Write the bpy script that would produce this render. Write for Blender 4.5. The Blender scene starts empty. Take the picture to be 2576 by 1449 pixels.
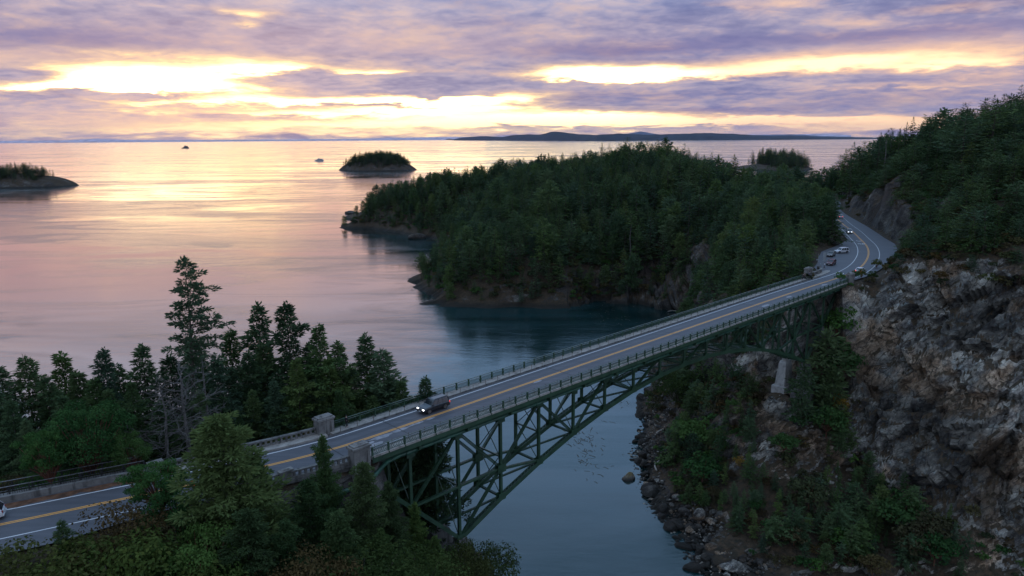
import bpy, bmesh, math, random
import numpy as np
from mathutils import Vector, Matrix
random.seed(7)
C = bpy.context.scene.collection
SC = bpy.context.scene
R = math.radians

# =====================================================================
# camera, world, sun, exposure
# =====================================================================
CAMZ = 93.0
FPX = 700.0
PITCH = math.atan(149.6 / FPX)
ROLL = R(0.4)
cp, sp = math.cos(PITCH), math.sin(PITCH)
CF = Vector((0, cp, -sp)); CU0 = Vector((0, sp, cp)); CR0 = Vector((1, 0, 0))
CRt = CR0 * math.cos(ROLL) - CU0 * math.sin(ROLL)
CUp = CR0 * math.sin(ROLL) + CU0 * math.cos(ROLL)
cam_d = bpy.data.cameras.new('camera')
cam = bpy.data.objects.new('camera', cam_d); C.objects.link(cam)
M = Matrix((CRt, CUp, -CF)).transposed().to_4x4()
M.translation = (0, 0, CAMZ)
cam.matrix_world = M
cam_d.sensor_width = 36.0
cam_d.lens = 36.0 * FPX / 1024.0
cam_d.clip_start = 0.5
cam_d.clip_end = 400000.0
SC.camera = cam


def ray(x, y):
    """direction of photo point (2576-wide frame)"""
    u = (x / 2.515625 - 512) / FPX
    v = (288 - y / 2.515625) / FPX
    return CF + CRt * u + CUp * v


def at_z(x, y, z):
    d = ray(x, y); t = (z - CAMZ) / d.z
    return Vector((d.x * t, d.y * t, z))


def at_y(x, y, Y):
    d = ray(x, y); t = Y / d.y
    return Vector((d.x * t, Y, CAMZ + d.z * t))


def azel(x, y):
    d = ray(x, y).normalized()
    return math.degrees(math.atan2(d.x, d.y)), math.degrees(math.asin(d.z))


SUN_AZ, SUN_EL = -22.0, 3.5
SC.view_settings.view_transform = 'Standard'
SC.view_settings.look = 'None'
SC.view_settings.exposure = 0.0
SC.view_settings.gamma = 1.0
SC.view_settings.use_curve_mapping = False
SC.cycles.use_denoising = True
SC.cycles.denoising_prefilter = 'ACCURATE'
SC.cycles.denoising_input_passes = 'RGB_ALBEDO_NORMAL'
SC.cycles.max_bounces = 6
SC.cycles.diffuse_bounces = 2
SC.cycles.glossy_bounces = 3
SC.cycles.transmission_bounces = 3
SC.cycles.volume_bounces = 0
SC.cycles.transparent_max_bounces = 4
SC.cycles.caustics_reflective = False
SC.cycles.caustics_refractive = False


class NT:
    """small node-tree writer"""
    def __init__(s, tree):
        s.t = tree; s.n = tree.nodes; s.l = tree.links

    def put(s, sock, v):
        if v is None: return
        if isinstance(v, bpy.types.NodeSocket): s.l.new(v, sock)
        else: sock.default_value = v

    def node(s, typ, ins=(), **kw):
        nd = s.n.new(typ)
        for k, v in kw.items(): setattr(nd, k, v)
        for k, v in (ins.items() if isinstance(ins, dict) else enumerate(ins)): s.put(nd.inputs[k], v)
        return nd

    def m(s, op, a, b=None, c=None, clamp=False):
        nd = s.n.new('ShaderNodeMath'); nd.operation = op; nd.use_clamp = clamp
        for i, v in enumerate((a, b, c)): s.put(nd.inputs[i], v)
        return nd.outputs[0]

    def vm(s, op, a, b=None):
        nd = s.n.new('ShaderNodeVectorMath'); nd.operation = op
        s.put(nd.inputs[0], a)
        if b is not None: s.put(nd.inputs[1], b)
        return nd.outputs[0]

    def comb(s, x, y, z=0.0):
        return s.node('ShaderNodeCombineXYZ', (x, y, z)).outputs[0]

    def sep(s, v):
        nd = s.node('ShaderNodeSeparateXYZ', (v,)); return nd.outputs

    def noise(s, v, scale, det=4.0, rough=0.55, dist=0.0, dim='3D'):
        nd = s.n.new('ShaderNodeTexNoise'); nd.noise_dimensions = dim
        if v is not None: s.l.new(v, nd.inputs['Vector'])
        nd.inputs['Scale'].default_value = scale; nd.inputs['Detail'].default_value = det
        nd.inputs['Roughness'].default_value = rough; nd.inputs['Distortion'].default_value = dist
        return nd.outputs[0]

    def vor(s, v, scale, feature='F1', out=0):
        nd = s.n.new('ShaderNodeTexVoronoi'); nd.feature = feature
        s.l.new(v, nd.inputs['Vector']); nd.inputs['Scale'].default_value = scale
        return nd.outputs[out]

    def mix(s, f, a, b, mode='MIX'):
        nd = s.n.new('ShaderNodeMix'); nd.data_type = 'RGBA'; nd.blend_type = mode
        s.put(nd.inputs[0], f)
        for i, v in ((6, a), (7, b)):
            if isinstance(v, tuple) and len(v) == 3: v = v + (1,)
            s.put(nd.inputs[i], v)
        return nd.outputs[2]

    def smooth(s, x, lo, hi):
        nd = s.n.new('ShaderNodeMapRange'); nd.interpolation_type = 'SMOOTHSTEP'
        s.put(nd.inputs[0], x); nd.inputs[1].default_value = lo; nd.inputs[2].default_value = hi
        return nd.outputs[0]

    def ramp(s, x, stops):
        nd = s.n.new('ShaderNodeValToRGB'); s.put(nd.inputs[0], x)
        e = nd.color_ramp.elements
        while len(e) > 1: e.remove(e[0])
        e[0].position = stops[0][0]; e[0].color = tuple(stops[0][1]) + (1,)
        for p, c in stops[1:]:
            q = e.new(p); q.color = tuple(c) + (1,)
        return nd.outputs[0]


def build_sky():
    w = bpy.data.worlds.new("World"); SC.world = w; w.use_nodes = True
    t = NT(w.node_tree); t.n.clear()
    d = t.node('ShaderNodeTexCoord').outputs['Generated']
    x, y, z = t.sep(d)
    az = t.m('MULTIPLY', t.m('ARCTAN2', x, y), 57.29578)
    el0 = t.m('MULTIPLY', t.m('ARCSINE', z), 57.29578)
    up = t.m('MAXIMUM', z, 0.0)
    k = t.m('DIVIDE', 1.0, t.m('ADD', up, 0.12))
    cv = t.comb(t.m('MULTIPLY', x, k), t.m('MULTIPLY', y, k), 0.0)    # flat cloud layer seen in perspective
    n1 = t.noise(cv, 0.55, 7.0, 0.62, 0.25)
    n2 = t.noise(t.vm('ADD', cv, (7.3, 2.1, 0.0)), 1.7, 7.0, 0.6, 0.3)
    n3 = t.noise(t.vm('ADD', cv, (17.3, 9.1, 0.0)), 0.30, 5.0, 0.55, 0.2)
    n4 = t.noise(t.vm('ADD', cv, (3.3, 19.1, 0.0)), 3.6, 6.0, 0.62, 0.4)
    # wobble of the layout by the cloud noise
    azw = t.m('ADD', az, t.m('MULTIPLY', t.m('SUBTRACT', n1, 0.5), 9.0))
    el = t.m('ADD', el0, t.m('ADD', t.m('MULTIPLY', t.m('SUBTRACT', n2, 0.5), 1.5), t.m('MULTIPLY', t.m('SUBTRACT', n4, 0.5), 0.9)))

    def field(blobs):
        tot = None
        for (px, py, rx, ry, wt) in blobs:
            a, e = azel(px, py)
            a2, _ = azel(px + rx, py); _, e2 = azel(px, py - ry)
            ra, re = abs(a2 - a), abs(e2 - e)
            q = t.m('ADD', t.m('POWER', t.m('DIVIDE', t.m('SUBTRACT', azw, a), ra), 2.0),
                    t.m('POWER', t.m('DIVIDE', t.m('SUBTRACT', el, e), re), 2.0))
            g = t.m('MULTIPLY', t.m('EXPONENT', t.m('MULTIPLY', q, -1.0)), wt)
            tot = g if tot is None else t.m('ADD', tot, g)
        return tot
    gaps = field([(400, 205, 330, 48, 1.25), (90, 222, 110, 16, .7), (700, 172, 130, 16, .7), (730, 255, 260, 12, .55),
                  (1120, 262, 260, 24, .95), (960, 176, 110, 10, .55), (1480, 188, 170, 26, 1.0), (1700, 190, 190, 16, .85),
                  (2060, 158, 240, 26, .8), (2420, 135, 280, 40, .5), (980, 312, 560, 30, .95), (420, 330, 300, 10, .35), (1480, 296, 250, 14, .85),
                  (1930, 303, 340, 8, .75), (2200, 318, 220, 15, .85), (1750, 306, 520, 9, .8), (610, 32, 120, 14, .5), (2350, 28, 160, 14, .4),
                  (620, 58, 40, 8, .4), (1900, 8, 200, 14, .3), (520, 140, 420, 14, .3), (1900, 165, 500, 20, .3), (2450, 160, 220, 14, .5), (1250, 240, 200, 14, .45), (820, 285, 250, 10, .45), (2300, 215, 260, 6, .35), (250, 275, 200, 6, .3)])
    streak = field([(880, 205, 260, 13, .9), (960, 232, 180, 7, .7), (330, 240, 170, 7, .95), (1160, 226, 60, 9, .7),
                    (1066, 239, 22, 8, 1.0), (1170, 226, 70, 12, .6), (1290, 322, 520, 6, .25), (740, 188, 50, 6, .4), (110, 265, 150, 14, .5), (1000, 268, 170, 4, .5),
                    (1420, 215, 170, 8, .55), (1850, 208, 240, 9, .35), (60, 190, 110, 20, .5), (700, 300, 300, 8, .35)])
    n5 = t.noise(t.vm('ADD', cv, (33.1, 4.7, 0.0)), 7.5, 6.0, 0.6, 0.3)
    nn = t.m('SUBTRACT', t.m('ADD', t.m('MULTIPLY', n2, 0.45), t.m('ADD', t.m('MULTIPLY', n4, 0.35), t.m('MULTIPLY', n5, 0.20))), 0.5)
    g = t.m('ADD', t.m('SUBTRACT', gaps, t.m('MULTIPLY', streak, 1.1)), t.m('MULTIPLY', nn, 1.8))
    g = t.m('ADD', g, t.m('MULTIPLY', t.m('SUBTRACT', n3, 0.5), 0.25))
    # cloud colours
    blue = field([(160, 95, 420, 42, .85), (1560, 122, 330, 26, 1.0), (2250, 85, 420, 24, .95), (1150, 0, 160, 16, .5),
                  (1260, 60, 80, 20, .4), (1700, 282, 520, 12, .8), (1600, 240, 260, 16, .5), (2250, 245, 450, 28, .6),
                  (60, 350, 240, 5, .3), (2500, 190, 300, 12, .35)])
    pinkf = field([(250, 150, 360, 22, .5), (1000, 110, 500, 40, .35), (1500, 335, 700, 9, .6), (300, 320, 500, 34, .75),
                   (2200, 325, 320, 16, .7), (2300, 130, 400, 60, .45)])
    base = t.ramp(t.m('ADD', t.m('MULTIPLY', n1, 0.42), t.m('ADD', t.m('MULTIPLY', n2, 0.36), t.m('MULTIPLY', n5, 0.22))),
                  [(0.38, (.17, .18, .39)), (0.45, (.31, .30, .50)), (0.50, (.47, .41, .56)), (0.56, (.72, .55, .57)), (0.64, (.95, .71, .58))])
    base = t.mix(t.m('MULTIPLY', t.m('ADD', blue, t.m('MULTIPLY', nn, 0.8)), 0.85, clamp=True), base, (.135, .145, .40))
    base = t.mix(t.m('MULTIPLY', pinkf, 1.0, clamp=True), base, (.74, .50, .52))
    # above the frame the sky is set bluer and brighter, to light land and tint water
    hi = t.smooth(el0, 8.0, 17.0)
    over = t.ramp(n3, [(0.3, (.32, .58, 1.00)), (0.55, (.46, .74, 1.14)), (0.7, (.60, .84, 1.20))])
    base = t.mix(hi, base, over)
    glow = t.ramp(g, [(0.0, (0, 0, 0)), (0.22, (.30, .30, .30)), (0.44, (.62, .62, .62)), (0.72, (1, 1, 1))])
    gl = t.ramp(g, [(0.12, (.70, .46, .41)), (0.34, (1.02, .68, .45)), (0.48, (1.5, 1.0, .48)), (0.66, (2.5, 1.85, .95)), (0.95, (3.8, 3.1, 1.8))])
    warm = t.smooth(el0, 3.2, 0.6)
    gl = t.mix(t.m('MULTIPLY', warm, 0.75), gl, (1.75, 1.20, .58))
    farr = t.smooth(az, 6.0, 20.0)
    gl = t.mix(t.m('MULTIPLY', farr, 0.7), gl, (1.18, .70, .46))
    col = t.mix(glow, base, gl)
    # wooded, cloudless-ground half below the horizon: same tone as the low sky
    low = t.smooth(el0, 0.3, -1.5)
    col = t.mix(low, col, (.42, .38, .44))
    # plain sky behind the camera: even blue-lavender dusk
    back = t.smooth(t.m('ABSOLUTE', az), 60.0, 110.0)
    col = t.mix(t.m('MULTIPLY', back, 0.75), col, (.52, .62, .84))
    bg1 = t.node('ShaderNodeBackground', (col, 1.0))
    sky = t.n.new('ShaderNodeTexSky'); sky.sky_type = 'NISHITA'; sky.sun_disc = False
    sky.sun_elevation = R(SUN_EL); sky.sun_rotation = R(SUN_AZ); sky.altitude = 90; sky.dust_density = 2.0
    bg2 = t.node('ShaderNodeBackground', (sky.outputs[0], 0.05))
    mx = t.node('ShaderNodeMixShader', {0: 0.10, 1: bg1.outputs[0], 2: bg2.outputs[0]})
    out = t.n.new('ShaderNodeOutputWorld'); t.l.new(mx.outputs[0], out.inputs[0])
    w.cycles.sampling_method = 'MANUAL'; w.cycles.sample_map_resolution = 1024


build_sky()
sd = bpy.data.lights.new('sun', 'SUN'); sd.energy = 0.5; sd.angle = R(40); sd.color = (.36, .145, .034)
sun = bpy.data.objects.new('sun', sd); C.objects.link(sun)
sv = Vector((math.sin(R(SUN_AZ)) * math.cos(R(SUN_EL)), math.cos(R(SUN_AZ)) * math.cos(R(SUN_EL)), math.sin(R(SUN_EL))))
sun.rotation_euler = sv.to_track_quat('Z', 'Y').to_euler()
sun.location = sv * 500

# =====================================================================
# helpers
# =====================================================================


def link(o, parent=None):
    C.objects.link(o)
    if parent is not None: o.parent = parent
    return o


def tag(o, label=None, cat=None, group=None, kind=None):
    if label: o['label'] = label
    if cat: o['category'] = cat
    if group: o['group'] = group
    if kind: o['kind'] = kind
    return o


def empty(name, loc=(0, 0, 0), rz=0.0, label=None, cat=None, group=None):
    o = bpy.data.objects.new(name, None); link(o)
    o.location = loc; o.rotation_euler = (0, 0, rz); o.empty_display_size = 0.5
    return tag(o, label, cat, group)


def mesh(name, v, f, mats, smooth=False, mi=None):
    me = bpy.data.meshes.new(name)
    if isinstance(v, np.ndarray): v = v.tolist()
    if isinstance(f, np.ndarray): f = f.tolist()
    me.from_pydata(v, [], f)
    for m_ in (mats if isinstance(mats, (list, tuple)) else [mats]): me.materials.append(m_)
    if mi is not None: me.polygons.foreach_set('material_index', np.asarray(mi, dtype=np.int32))
    if smooth: me.polygons.foreach_set('use_smooth', np.ones(len(me.polygons), dtype=bool))
    me.update()
    return me


def obj(name, me, parent=None, loc=None, rz=None):
    o = bpy.data.objects.new(name, me); link(o, parent)
    if loc is not None: o.location = loc
    if rz is not None: o.rotation_euler = (0, 0, rz)
    return o


class MB:
    """collects boxes, beams, tubes, prisms into one mesh"""
    def __init__(s): s.v = []; s.f = []; s.i = []

    def add(s, v, f, mi=0):
        o = len(s.v); s.v += [tuple(p) for p in v]; s.f += [tuple(i + o for i in q) for q in f]; s.i += [mi] * len(f)

    def box(s, c, d, mi=0, rz=0.0, taper=1.0):
        hx, hy, hz = d[0] / 2, d[1] / 2, d[2] / 2; cs, sn = math.cos(rz), math.sin(rz); v = []
        for k in (-1, 1):
            tp = 1.0 if k < 0 else taper
            for a, b in ((-1, -1), (1, -1), (1, 1), (-1, 1)):
                X, Y = a * hx * tp, b * hy * tp
                v.append((c[0] + X * cs - Y * sn, c[1] + X * sn + Y * cs, c[2] + k * hz))
        s.add(v, [(3, 2, 1, 0), (4, 5, 6, 7), (0, 1, 5, 4), (1, 2, 6, 5), (2, 3, 7, 6), (3, 0, 4, 7)], mi)

    def beam(s, p, q, w, h, mi=0, up=(0, 0, 1)):
        p, q = Vector(p), Vector(q); d = (q - p).normalized(); u = Vector(up)
        if abs(d.dot(u)) > 0.98: u = Vector((1, 0, 0))
        a = d.cross(u).normalized(); b = a.cross(d).normalized(); v = []
        for e in (p, q):
            for i, j in ((-1, -1), (1, -1), (1, 1), (-1, 1)): v.append(e + a * (i * w / 2) + b * (j * h / 2))
        s.add(v, [(3, 2, 1, 0), (4, 5, 6, 7), (0, 1, 5, 4), (1, 2, 6, 5), (2, 3, 7, 6), (3, 0, 4, 7)], mi)

    def tube(s, pts, rad, n=8, mi=0, cap=True):
        pts = [Vector(p) for p in pts]
        if not isinstance(rad, (list, tuple)): rad = [rad] * len(pts)
        v = []; f = []
        for i, p in enumerate(pts):
            d = (pts[min(i + 1, len(pts) - 1)] - pts[max(i - 1, 0)]).normalized()
            u = Vector((0, 0, 1)) if abs(d.z) < 0.95 else Vector((1, 0, 0))
            a = d.cross(u).normalized(); b = a.cross(d)
            for k in range(n):
                t_ = 2 * math.pi * k / n; v.append(p + (a * math.cos(t_) + b * math.sin(t_)) * rad[i])
        for i in range(len(pts) - 1):
            for k in range(n):
                k2 = (k + 1) % n; f.append((i * n + k, i * n + k2, (i + 1) * n + k2, (i + 1) * n + k))
        if cap: f.append(tuple(range(n))[::-1]); f.append(tuple(range((len(pts) - 1) * n, len(pts) * n)))
        s.add(v, f, mi)

    def loft(s, rings, mi=0, cap=True):
        n = len(rings[0]); v = [p for r_ in rings for p in r_]; f = []
        for i in range(len(rings) - 1):
            for k in range(n):
                k2 = (k + 1) % n; f.append((i * n + k, i * n + k2, (i + 1) * n + k2, (i + 1) * n + k))
        if cap: f.append(tuple(range(n))[::-1]); f.append(tuple(range((len(rings) - 1) * n, len(rings) * n)))
        s.add(v, f, mi)

    def me(s, name, mats, smooth=False): return mesh(name, s.v, s.f, mats, smooth, s.i)

    def obj(s, name, mats, parent=None, loc=None, rz=None, smooth=False): return obj(name, s.me(name, mats, smooth), parent, loc, rz)


# ---- numpy noise ----------------------------------------------------


def _h(ix, iy, iz, seed):
    n = (ix.astype(np.int64) * 73856093) ^ (iy.astype(np.int64) * 19349663) ^ (iz.astype(np.int64) * 83492791) ^ (seed * 2654435)
    n = (n ^ (n >> 13)) * 1274126177 & 0x7fffffff
    n = (n ^ (n >> 16)) * 60493 & 0x7fffffff
    return ((n ^ (n >> 11)) & 0xfffff) / float(0xfffff)


def vnoise(p, seed=0):
    i = np.floor(p).astype(np.int64); f = p - i; f = f * f * (3 - 2 * f); r = 0
    for dx in (0, 1):
        for dy in (0, 1):
            for dz in (0, 1):
                w_ = (f[:, 0] if dx else 1 - f[:, 0]) * (f[:, 1] if dy else 1 - f[:, 1]) * (f[:, 2] if dz else 1 - f[:, 2])
                r = r + w_ * _h(i[:, 0] + dx, i[:, 1] + dy, i[:, 2] + dz, seed)
    return r


def fbm(p, o=4, seed=0, gain=0.5):
    a = 1.0; t_ = 0; s_ = 0
    for k in range(o):
        t_ = t_ + a * vnoise(p * 2.03 ** k + 11.7 * k, seed + k); s_ += a; a *= gain
    return t_ / s_ * 2 - 1


def worley(p, seed=0):
    i = np.floor(p).astype(np.int64); f1 = np.full(len(p), 9.0); f2 = f1.copy(); idv = np.zeros(len(p))
    for dx in (-1, 0, 1):
        for dy in (-1, 0, 1):
            for dz in (-1, 0, 1):
                a, b, c = i[:, 0] + dx, i[:, 1] + dy, i[:, 2] + dz
                q = np.stack([a + _h(a, b, c, seed), b + _h(a, b, c, seed + 1), c + _h(a, b, c, seed + 2)], 1)
                dd = np.sqrt(((q - p) ** 2).sum(1)); near = dd < f1
                f2 = np.where(near, f1, np.minimum(f2, dd)); idv = np.where(near, _h(a, b, c, seed + 3), idv); f1 = np.where(near, dd, f1)
    return f1, f2, idv


# =====================================================================
# materials
# =====================================================================
MATS = {}


def newmat(name):
    m_ = bpy.data.materials.new(name); m_.use_nodes = True
    t = NT(m_.node_tree); b = t.n['Principled BSDF']; MATS[name] = m_
    return m_, t, b


def plain(name, col, rough=0.6, metal=0.0, var=0.25, scale=3.0, emit=None, es=0.0, bump=0.0, spec=0.5, coat=0.0):
    m_, t, b = newmat(name)
    p = t.node('ShaderNodeTexCoord').outputs['Object']
    n = t.noise(p, scale, 5.0, 0.6)
    c = t.mix(t.m('MULTIPLY', t.smooth(n, 0.3, 0.72), 1.0), tuple(x * (1 - var) for x in col), tuple(min(1, x * (1 + var)) for x in col))
    t.put(b.inputs['Base Color'], c)
    b.inputs['Roughness'].default_value = rough; b.inputs['Metallic'].default_value = metal
    b.inputs['Specular IOR Level'].default_value = spec; b.inputs['Coat Weight'].default_value = coat
    if bump:
        bp = t.node('ShaderNodeBump', {'Strength': bump, 'Height': t.noise(p, scale * 4, 4.0)}); t.l.new(bp.outputs[0], b.inputs['Normal'])
    if emit: b.inputs['Emission Color'].default_value = emit + (1,); b.inputs['Emission Strength'].default_value = es
    return m_


def foliage_mat(name, dark, light, tint, trans=0.25):
    m_, t, b = newmat(name); t.n.remove(b)
    out = t.n['Material Output']
    oi = t.node('ShaderNodeObjectInfo'); rnd = oi.outputs['Random']
    p = t.node('ShaderNodeTexCoord').outputs['Object']
    n = t.noise(p, 0.55, 3.0, 0.6); n2 = t.noise(p, 4.0, 2.0, 0.5)
    f = t.m('ADD', t.m('MULTIPLY', n, 0.65), t.m('MULTIPLY', n2, 0.35))
    c = t.mix(t.smooth(f, 0.33, 0.68), dark, light)
    c = t.mix(t.m('MULTIPLY', t.smooth(rnd, 0.35, 1.0), 0.6), c, tint)
    c = t.mix(1.0, c, t.ramp(t.m('FRACT', t.m('MULTIPLY', rnd, 7.13)), [(0, (.62, .66, .72)), (.5, (1, 1, 1)), (1, (1.35, 1.22, .95))]), 'MULTIPLY')
    d_ = t.node('ShaderNodeBsdfDiffuse', (c,)); tr = t.node('ShaderNodeBsdfTranslucent', (c,))
    mx = t.node('ShaderNodeMixShader', {0: trans, 1: d_.outputs[0], 2: tr.outputs[0]})
    t.l.new(mx.outputs[0], out.inputs[0])
    return m_


NEEDLE = foliage_mat('fir_needles', (.038, .074, .036), (.112, .172, .078), (.088, .140, .090))
NEEDLE_W = foliage_mat('fir_needles_warm', (.038, .078, .030), (.112, .180, .066), (.110, .145, .062))
MADRONA = foliage_mat('madrona_leaves', (.030, .085, .028), (.085, .180, .055), (.085, .150, .050), 0.3)
OLIVE = foliage_mat('olive_leaves', (.036, .064, .020), (.100, .140, .042), (.115, .110, .038), 0.3)
RUST = foliage_mat('rusty_leaves', (.055, .042, .024), (.120, .085, .042), (.09, .09, .045), 0.3)
GOLD = foliage_mat('golden_leaves', (.16, .10, .02), (.38, .24, .05), (.3, .22, .06), 0.3)
SCRUB = foliage_mat('scrub_leaves', (.034, .048, .024), (.088, .104, .048), (.11, .080, .045), 0.2)
BARK = plain('bark', (.075, .060, .048), 0.9, var=0.4, scale=2.5)
BARK_RED = plain('red_bark', (.16, .065, .04), 0.8, var=0.4, scale=2.5)
GREYWOOD = plain('grey_dead_wood', (.115, .108, .10), 0.9, var=0.35, scale=2.0)
DRIFT = plain('driftwood', (.36, .33, .29), 0.9, var=0.25, scale=2.0)


def rock_mat(name, wet=True, grassy=0.5, scale=1.0, tone=None):
    m_, t, b = newmat(name)
    g = t.node('ShaderNodeNewGeometry'); P = g.outputs['Position']; Nz = t.sep(g.outputs['Normal'])[2]
    pz = t.sep(P)[2]
    # tilted layers of the rock
    vr = t.node('ShaderNodeVectorRotate', {'Vector': P, 'Axis': (.62, .78, .1), 'Angle': R(42)}, rotation_type='AXIS_ANGLE').outputs[0]
    mp = t.node('ShaderNodeMapping', {'Vector': vr, 'Scale': (.8, .8, 1.35)}).outputs[0]
    n1 = t.noise(mp, 0.22 * scale, 9.0, 0.68, 0.12); n2 = t.noise(mp, 0.9 * scale, 7.0, 0.66, 0.1)
    n3 = t.noise(P, 0.07 * scale, 4.0, 0.55); n4 = t.noise(P, 2.2 * scale, 5.0, 0.65)
    c = t.ramp(n1, [(.33, (.028, .027, .026)), (.42, (.115, .106, .096)), (.49, (.235, .222, .196)), (.56, (.375, .355, .30)), (.65, (.50, .475, .41))])
    c = t.mix(t.m('MULTIPLY', t.smooth(n2, .52, .66), .6), c, (.29, .345, .33))           # greenish-grey lichen
    c = t.mix(t.m('MULTIPLY', t.smooth(n3, .51, .60), .62), c, (.34, .215, .115))          # rusty stain
    c = t.mix(t.m('MULTIPLY', t.smooth(n2, .46, .30), .70), c, (.036, .036, .042))          # dark seams
    c = t.mix(t.m('MULTIPLY', t.smooth(n4, .58, .72), .22), c, (.42, .41, .38))
    crack = t.vor(t.vm('ADD', mp, t.vm('MULTIPLY', t.node('ShaderNodeTexNoise', {'Vector': mp, 'Scale': .5 * scale, 'Detail': 4.0}).outputs[1], (2.6, 2.6, 2.6))), 0.5 * scale, 'DISTANCE_TO_EDGE')
    c = t.mix(t.m('MULTIPLY', t.smooth(crack, .04, 0.0), t.m('MULTIPLY', t.smooth(n3, .45, .60), .55)), c, (.018, .018, .02))
    for sc_, lo_, hi_ in ((.30, .62, 1.30), (1.15, .74, 1.22)):
        cell = t.n.new('ShaderNodeTexVoronoi'); t.l.new(mp, cell.inputs['Vector']); cell.inputs['Scale'].default_value = sc_ * scale
        cv_ = t.sep(cell.outputs['Color'])[0]; k_ = t.m('ADD', t.m('MULTIPLY', cv_, hi_ - lo_), lo_); c = t.mix(1.0, c, t.comb(k_, k_, k_), 'MULTIPLY')
        ed = t.vor(mp, sc_ * scale, 'DISTANCE_TO_EDGE'); c = t.mix(t.m('MULTIPLY', t.smooth(ed, .05, .0), t.m('MULTIPLY', t.smooth(n2, .40, .56), .8)), c, (.02, .02, .022))
    big = t.noise(P, .045 * scale, 5.0, .6); k_ = t.m('ADD', t.m('MULTIPLY', t.smooth(big, .38, .60), .72), .44); c = t.mix(1.0, c, t.comb(k_, k_, k_), 'MULTIPLY')
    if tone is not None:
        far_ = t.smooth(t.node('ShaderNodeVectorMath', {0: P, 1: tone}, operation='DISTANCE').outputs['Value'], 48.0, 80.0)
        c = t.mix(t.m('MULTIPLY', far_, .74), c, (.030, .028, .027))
    # moss and dry grass on ledges
    ng = t.noise(P, 0.35, 5.0, 0.6); led = t.m('ADD', Nz, t.m('MULTIPLY', t.m('SUBTRACT', ng, .5), 1.1))
    grass = t.ramp(t.noise(P, 0.9, 4.0, .6), [(.3, (.024, .022, .013)), (.5, (.052, .038, .022)), (.66, (.085, .054, .030)), (.8, (.050, .050, .024))])
    c = t.mix(t.m('MULTIPLY', t.smooth(led, .53, .70), grassy), c, grass)
    if wet:
        wz = t.m('ADD', pz, t.m('MULTIPLY', t.m('SUBTRACT', ng, .5), 3.0))
        c = t.mix(t.m('MULTIPLY', t.smooth(wz, 3.2, 1.0), .86), c, (.016, .016, .013))
    t.put(b.inputs['Base Color'], c)
    b.inputs['Roughness'].default_value = 0.85; b.inputs['Specular IOR Level'].default_value = 0.3
    h = t.m('ADD', t.m('MULTIPLY', n1, 1.2), t.m('ADD', t.m('MULTIPLY', n2, .7), t.m('MULTIPLY', n4, .35)))
    h = t.m('ADD', h, t.m('MULTIPLY', t.smooth(crack, 0, .08), .25))
    bp = t.node('ShaderNodeBump', {'Strength': .8, 'Distance': .5, 'Height': h}); t.l.new(bp.outputs[0], b.inputs['Normal'])
    return m_


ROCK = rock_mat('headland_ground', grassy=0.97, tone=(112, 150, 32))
ISLE = rock_mat('island_ground', grassy=0.9, scale=.5, tone=(0, -500, 0))
BOULDER = rock_mat('boulder_rock', grassy=0.15, scale=2.2, tone=(0, -500, 0))
PALEROCK = rock_mat('pale_rock', wet=False, grassy=0.0, scale=3.0)


def mossy():
    m_, t, b = newmat('mossy_boulder_rock')
    P = t.node('ShaderNodeNewGeometry').outputs['Position']; Nz = t.sep(t.node('ShaderNodeNewGeometry').outputs['Normal'])[2]
    pz = t.sep(P)[2]; n = t.noise(P, 1.3, 6.0, .65); n2 = t.noise(P, .6, 4.0, .6)
    c = t.ramp(n, [(.3, (.03, .028, .022)), (.5, (.11, .10, .085)), (.7, (.22, .20, .17))])
    c = t.mix(t.m('MULTIPLY', t.smooth(t.m('ADD', t.m('MULTIPLY', pz, .22), n2), .55, 1.0), .8), c, (.20, .145, .03))
    c = t.mix(t.smooth(pz, 1.0, .2), c, (.014, .013, .010))
    t.put(b.inputs['Base Color'], c); b.inputs['Roughness'].default_value = .8
    bp = t.node('ShaderNodeBump', {'Strength': .8, 'Distance': .5, 'Height': n}); t.l.new(bp.outputs[0], b.inputs['Normal'])
    return m_


MOSSY = mossy()


def asphalt():
    m_, t, b = newmat('asphalt')
    P = t.node('ShaderNodeNewGeometry').outputs['Position']
    # stretched along the bridge
    mp = t.node('ShaderNodeMapping', {'Vector': P, 'Rotation': (0, 0, R(-43.9)), 'Scale': (.12, 1.2, 1)}).outputs[0]
    n = t.noise(mp, 1.0, 5.0, .6); n2 = t.noise(P, 9.0, 4.0, .6); n3 = t.noise(P, .15, 3.0, .5)
    c = t.ramp(t.m('ADD', t.m('MULTIPLY', n, .7), t.m('MULTIPLY', n2, .3)), [(.3, (.060, .062, .072)), (.5, (.092, .094, .106)), (.7, (.130, .130, .144))])
    c = t.mix(t.m('MULTIPLY', t.smooth(n3, .5, .62), .35), c, (.085, .085, .095))
    px_, py_, _ = t.sep(P)
    mm = t.m('SUBTRACT', t.m('ADD', t.m('MULTIPLY', px_, -.6934), t.m('MULTIPLY', py_, .7206)), 74.3); sm_ = t.m('SUBTRACT', t.m('ADD', t.m('MULTIPLY', px_, .7206), t.m('MULTIPLY', py_, .6934)), 42.5)
    trk = t.m('ABSOLUTE', t.m('SUBTRACT', t.m('ABSOLUTE', t.m('SUBTRACT', t.m('ABSOLUTE', mm), 1.75)), .78))
    on_ = t.m('MULTIPLY', t.smooth(trk, .42, .08), t.m('MULTIPLY', t.smooth(sm_, -4, 2), t.smooth(sm_, 152, 146)))
    c = t.mix(t.m('MULTIPLY', on_, t.m('ADD', t.m('MULTIPLY', n, .5), .2)), c, (.048, .048, .055))
    t.put(b.inputs['Base Color'], c); b.inputs['Roughness'].default_value = .62
    bp = t.node('ShaderNodeBump', {'Strength': .25, 'Distance': .02, 'Height': n2}); t.l.new(bp.outputs[0], b.inputs['Normal'])
    return m_


ASPH = asphalt()


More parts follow.
